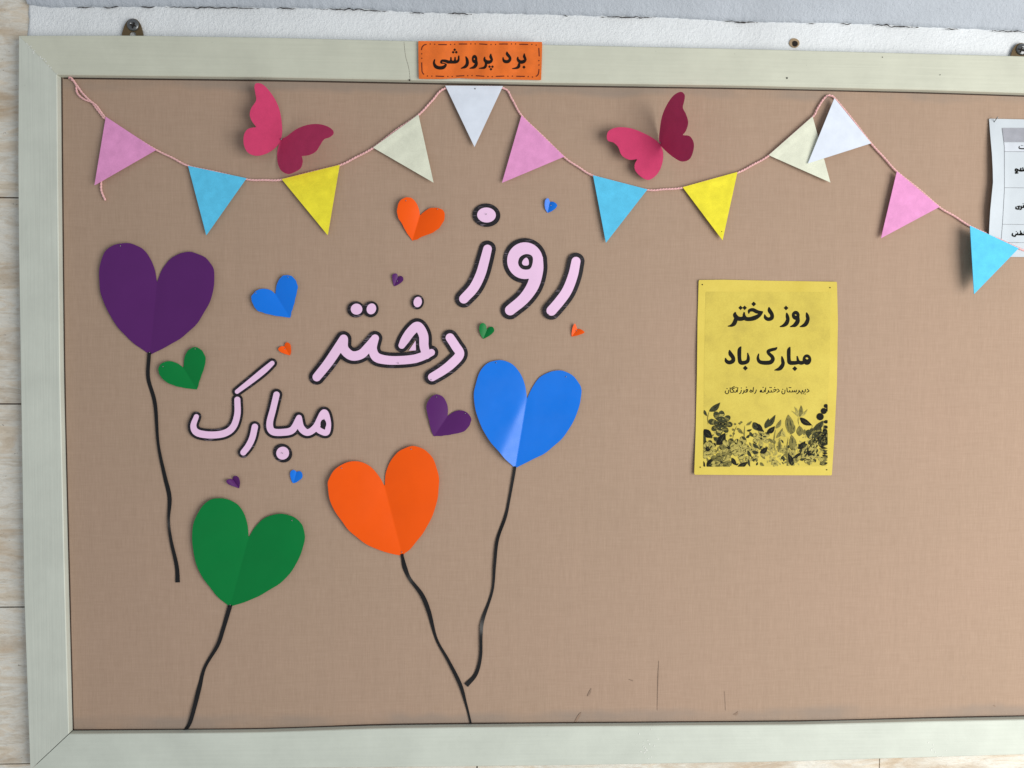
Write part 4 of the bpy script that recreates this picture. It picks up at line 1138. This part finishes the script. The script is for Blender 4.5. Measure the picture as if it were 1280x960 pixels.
printed('table_subheader', [strip(178.2, 189.2)], 1.2, wdep, M['pale_print'], ws)
tl = [sd_stroke([(edge(v), v, .22) for v in np.linspace(160, 304.5, 14)], smooth=False)]
for v in (189.4, 234.6, 280.4, 303): tl.append(sd_stroke([(edge(v), v, .22), (1360, v+1, .22), (1470, v+2, .22)], smooth=False))
printed('table_lines', tl, .4, wdep, M['line_ink'], ws, .00045)
TX = []
def wt(*pts): TX.append((sd_stroke(t7([(x, y, r*.78) for x, y, r in pts]), n=4), pts[0][1]))
# visible ends of the words in the first column
wt((224, 216, 3), (222, 228, 5), (238, 232, 5), (262, 230, 5), (262, 214, 4)); wt((236, 212, 3.4), (236.5, 212, 3.4)); wt((245, 212, 3.4), (245.5, 212, 3.4)); wt((268, 208, 4), (268, 232, 4)); wt((284, 232, 5), (310, 232, 5), (314, 216, 4))
wt((214, 364, 6), (202, 360, 5), (200, 372, 6), (212, 376, 5), (200, 386, 6), (216, 386, 4)); wt((212, 366, 6), (232, 372, 7), (258, 370, 7), (290, 370, 7)); wt((232, 372, 7), (234, 356, 5)); wt((250, 370, 6), (246, 352, 4)); wt((262, 366, 6), (274, 358, 5), (284, 368, 5))
wt((204, 600, 4), (203, 610, 6), (218, 614, 6), (222, 604, 5), (214, 598, 5), (226, 596, 5)); wt((236, 596, 5), (236, 612, 6), (228, 618, 4)); wt((238, 604, 6), (262, 602, 6), (300, 602, 6)); wt((252, 592, 6), (250, 602, 6)); wt((248, 580, 3.4), (249, 580, 3.4)); wt((258, 580, 3.4), (258.5, 580, 3.4))
wt((182, 768, 4), (180, 780, 6), (196, 786, 6), (204, 774, 5)); wt((204, 774, 6), (224, 776, 6), (250, 776, 6), (300, 776, 6)); wt((214, 774, 5), (214, 764, 4)); wt((228, 774, 6), (238, 766, 5), (244, 776, 5)); wt((234, 772, 5), (232, 752, 4)); wt((256, 776, 5), (256, 756, 4)); wt((205, 756, 3.4), (206, 756, 3.4))
for lo, hi in ((0, 250), (250, 480), (480, 700), (700, 900)):
    printed('table_word', [f for f, y in TX if lo <= y < hi], .3, wdep, M['ink'], ws, .0004)
tube('pin', [P(1242.6, 152.6, -.0022), P(1244.4, 150, -.005), P(1247, 146.4, -.012)], [.0006, .0006, .0008], M['steel'], ws)
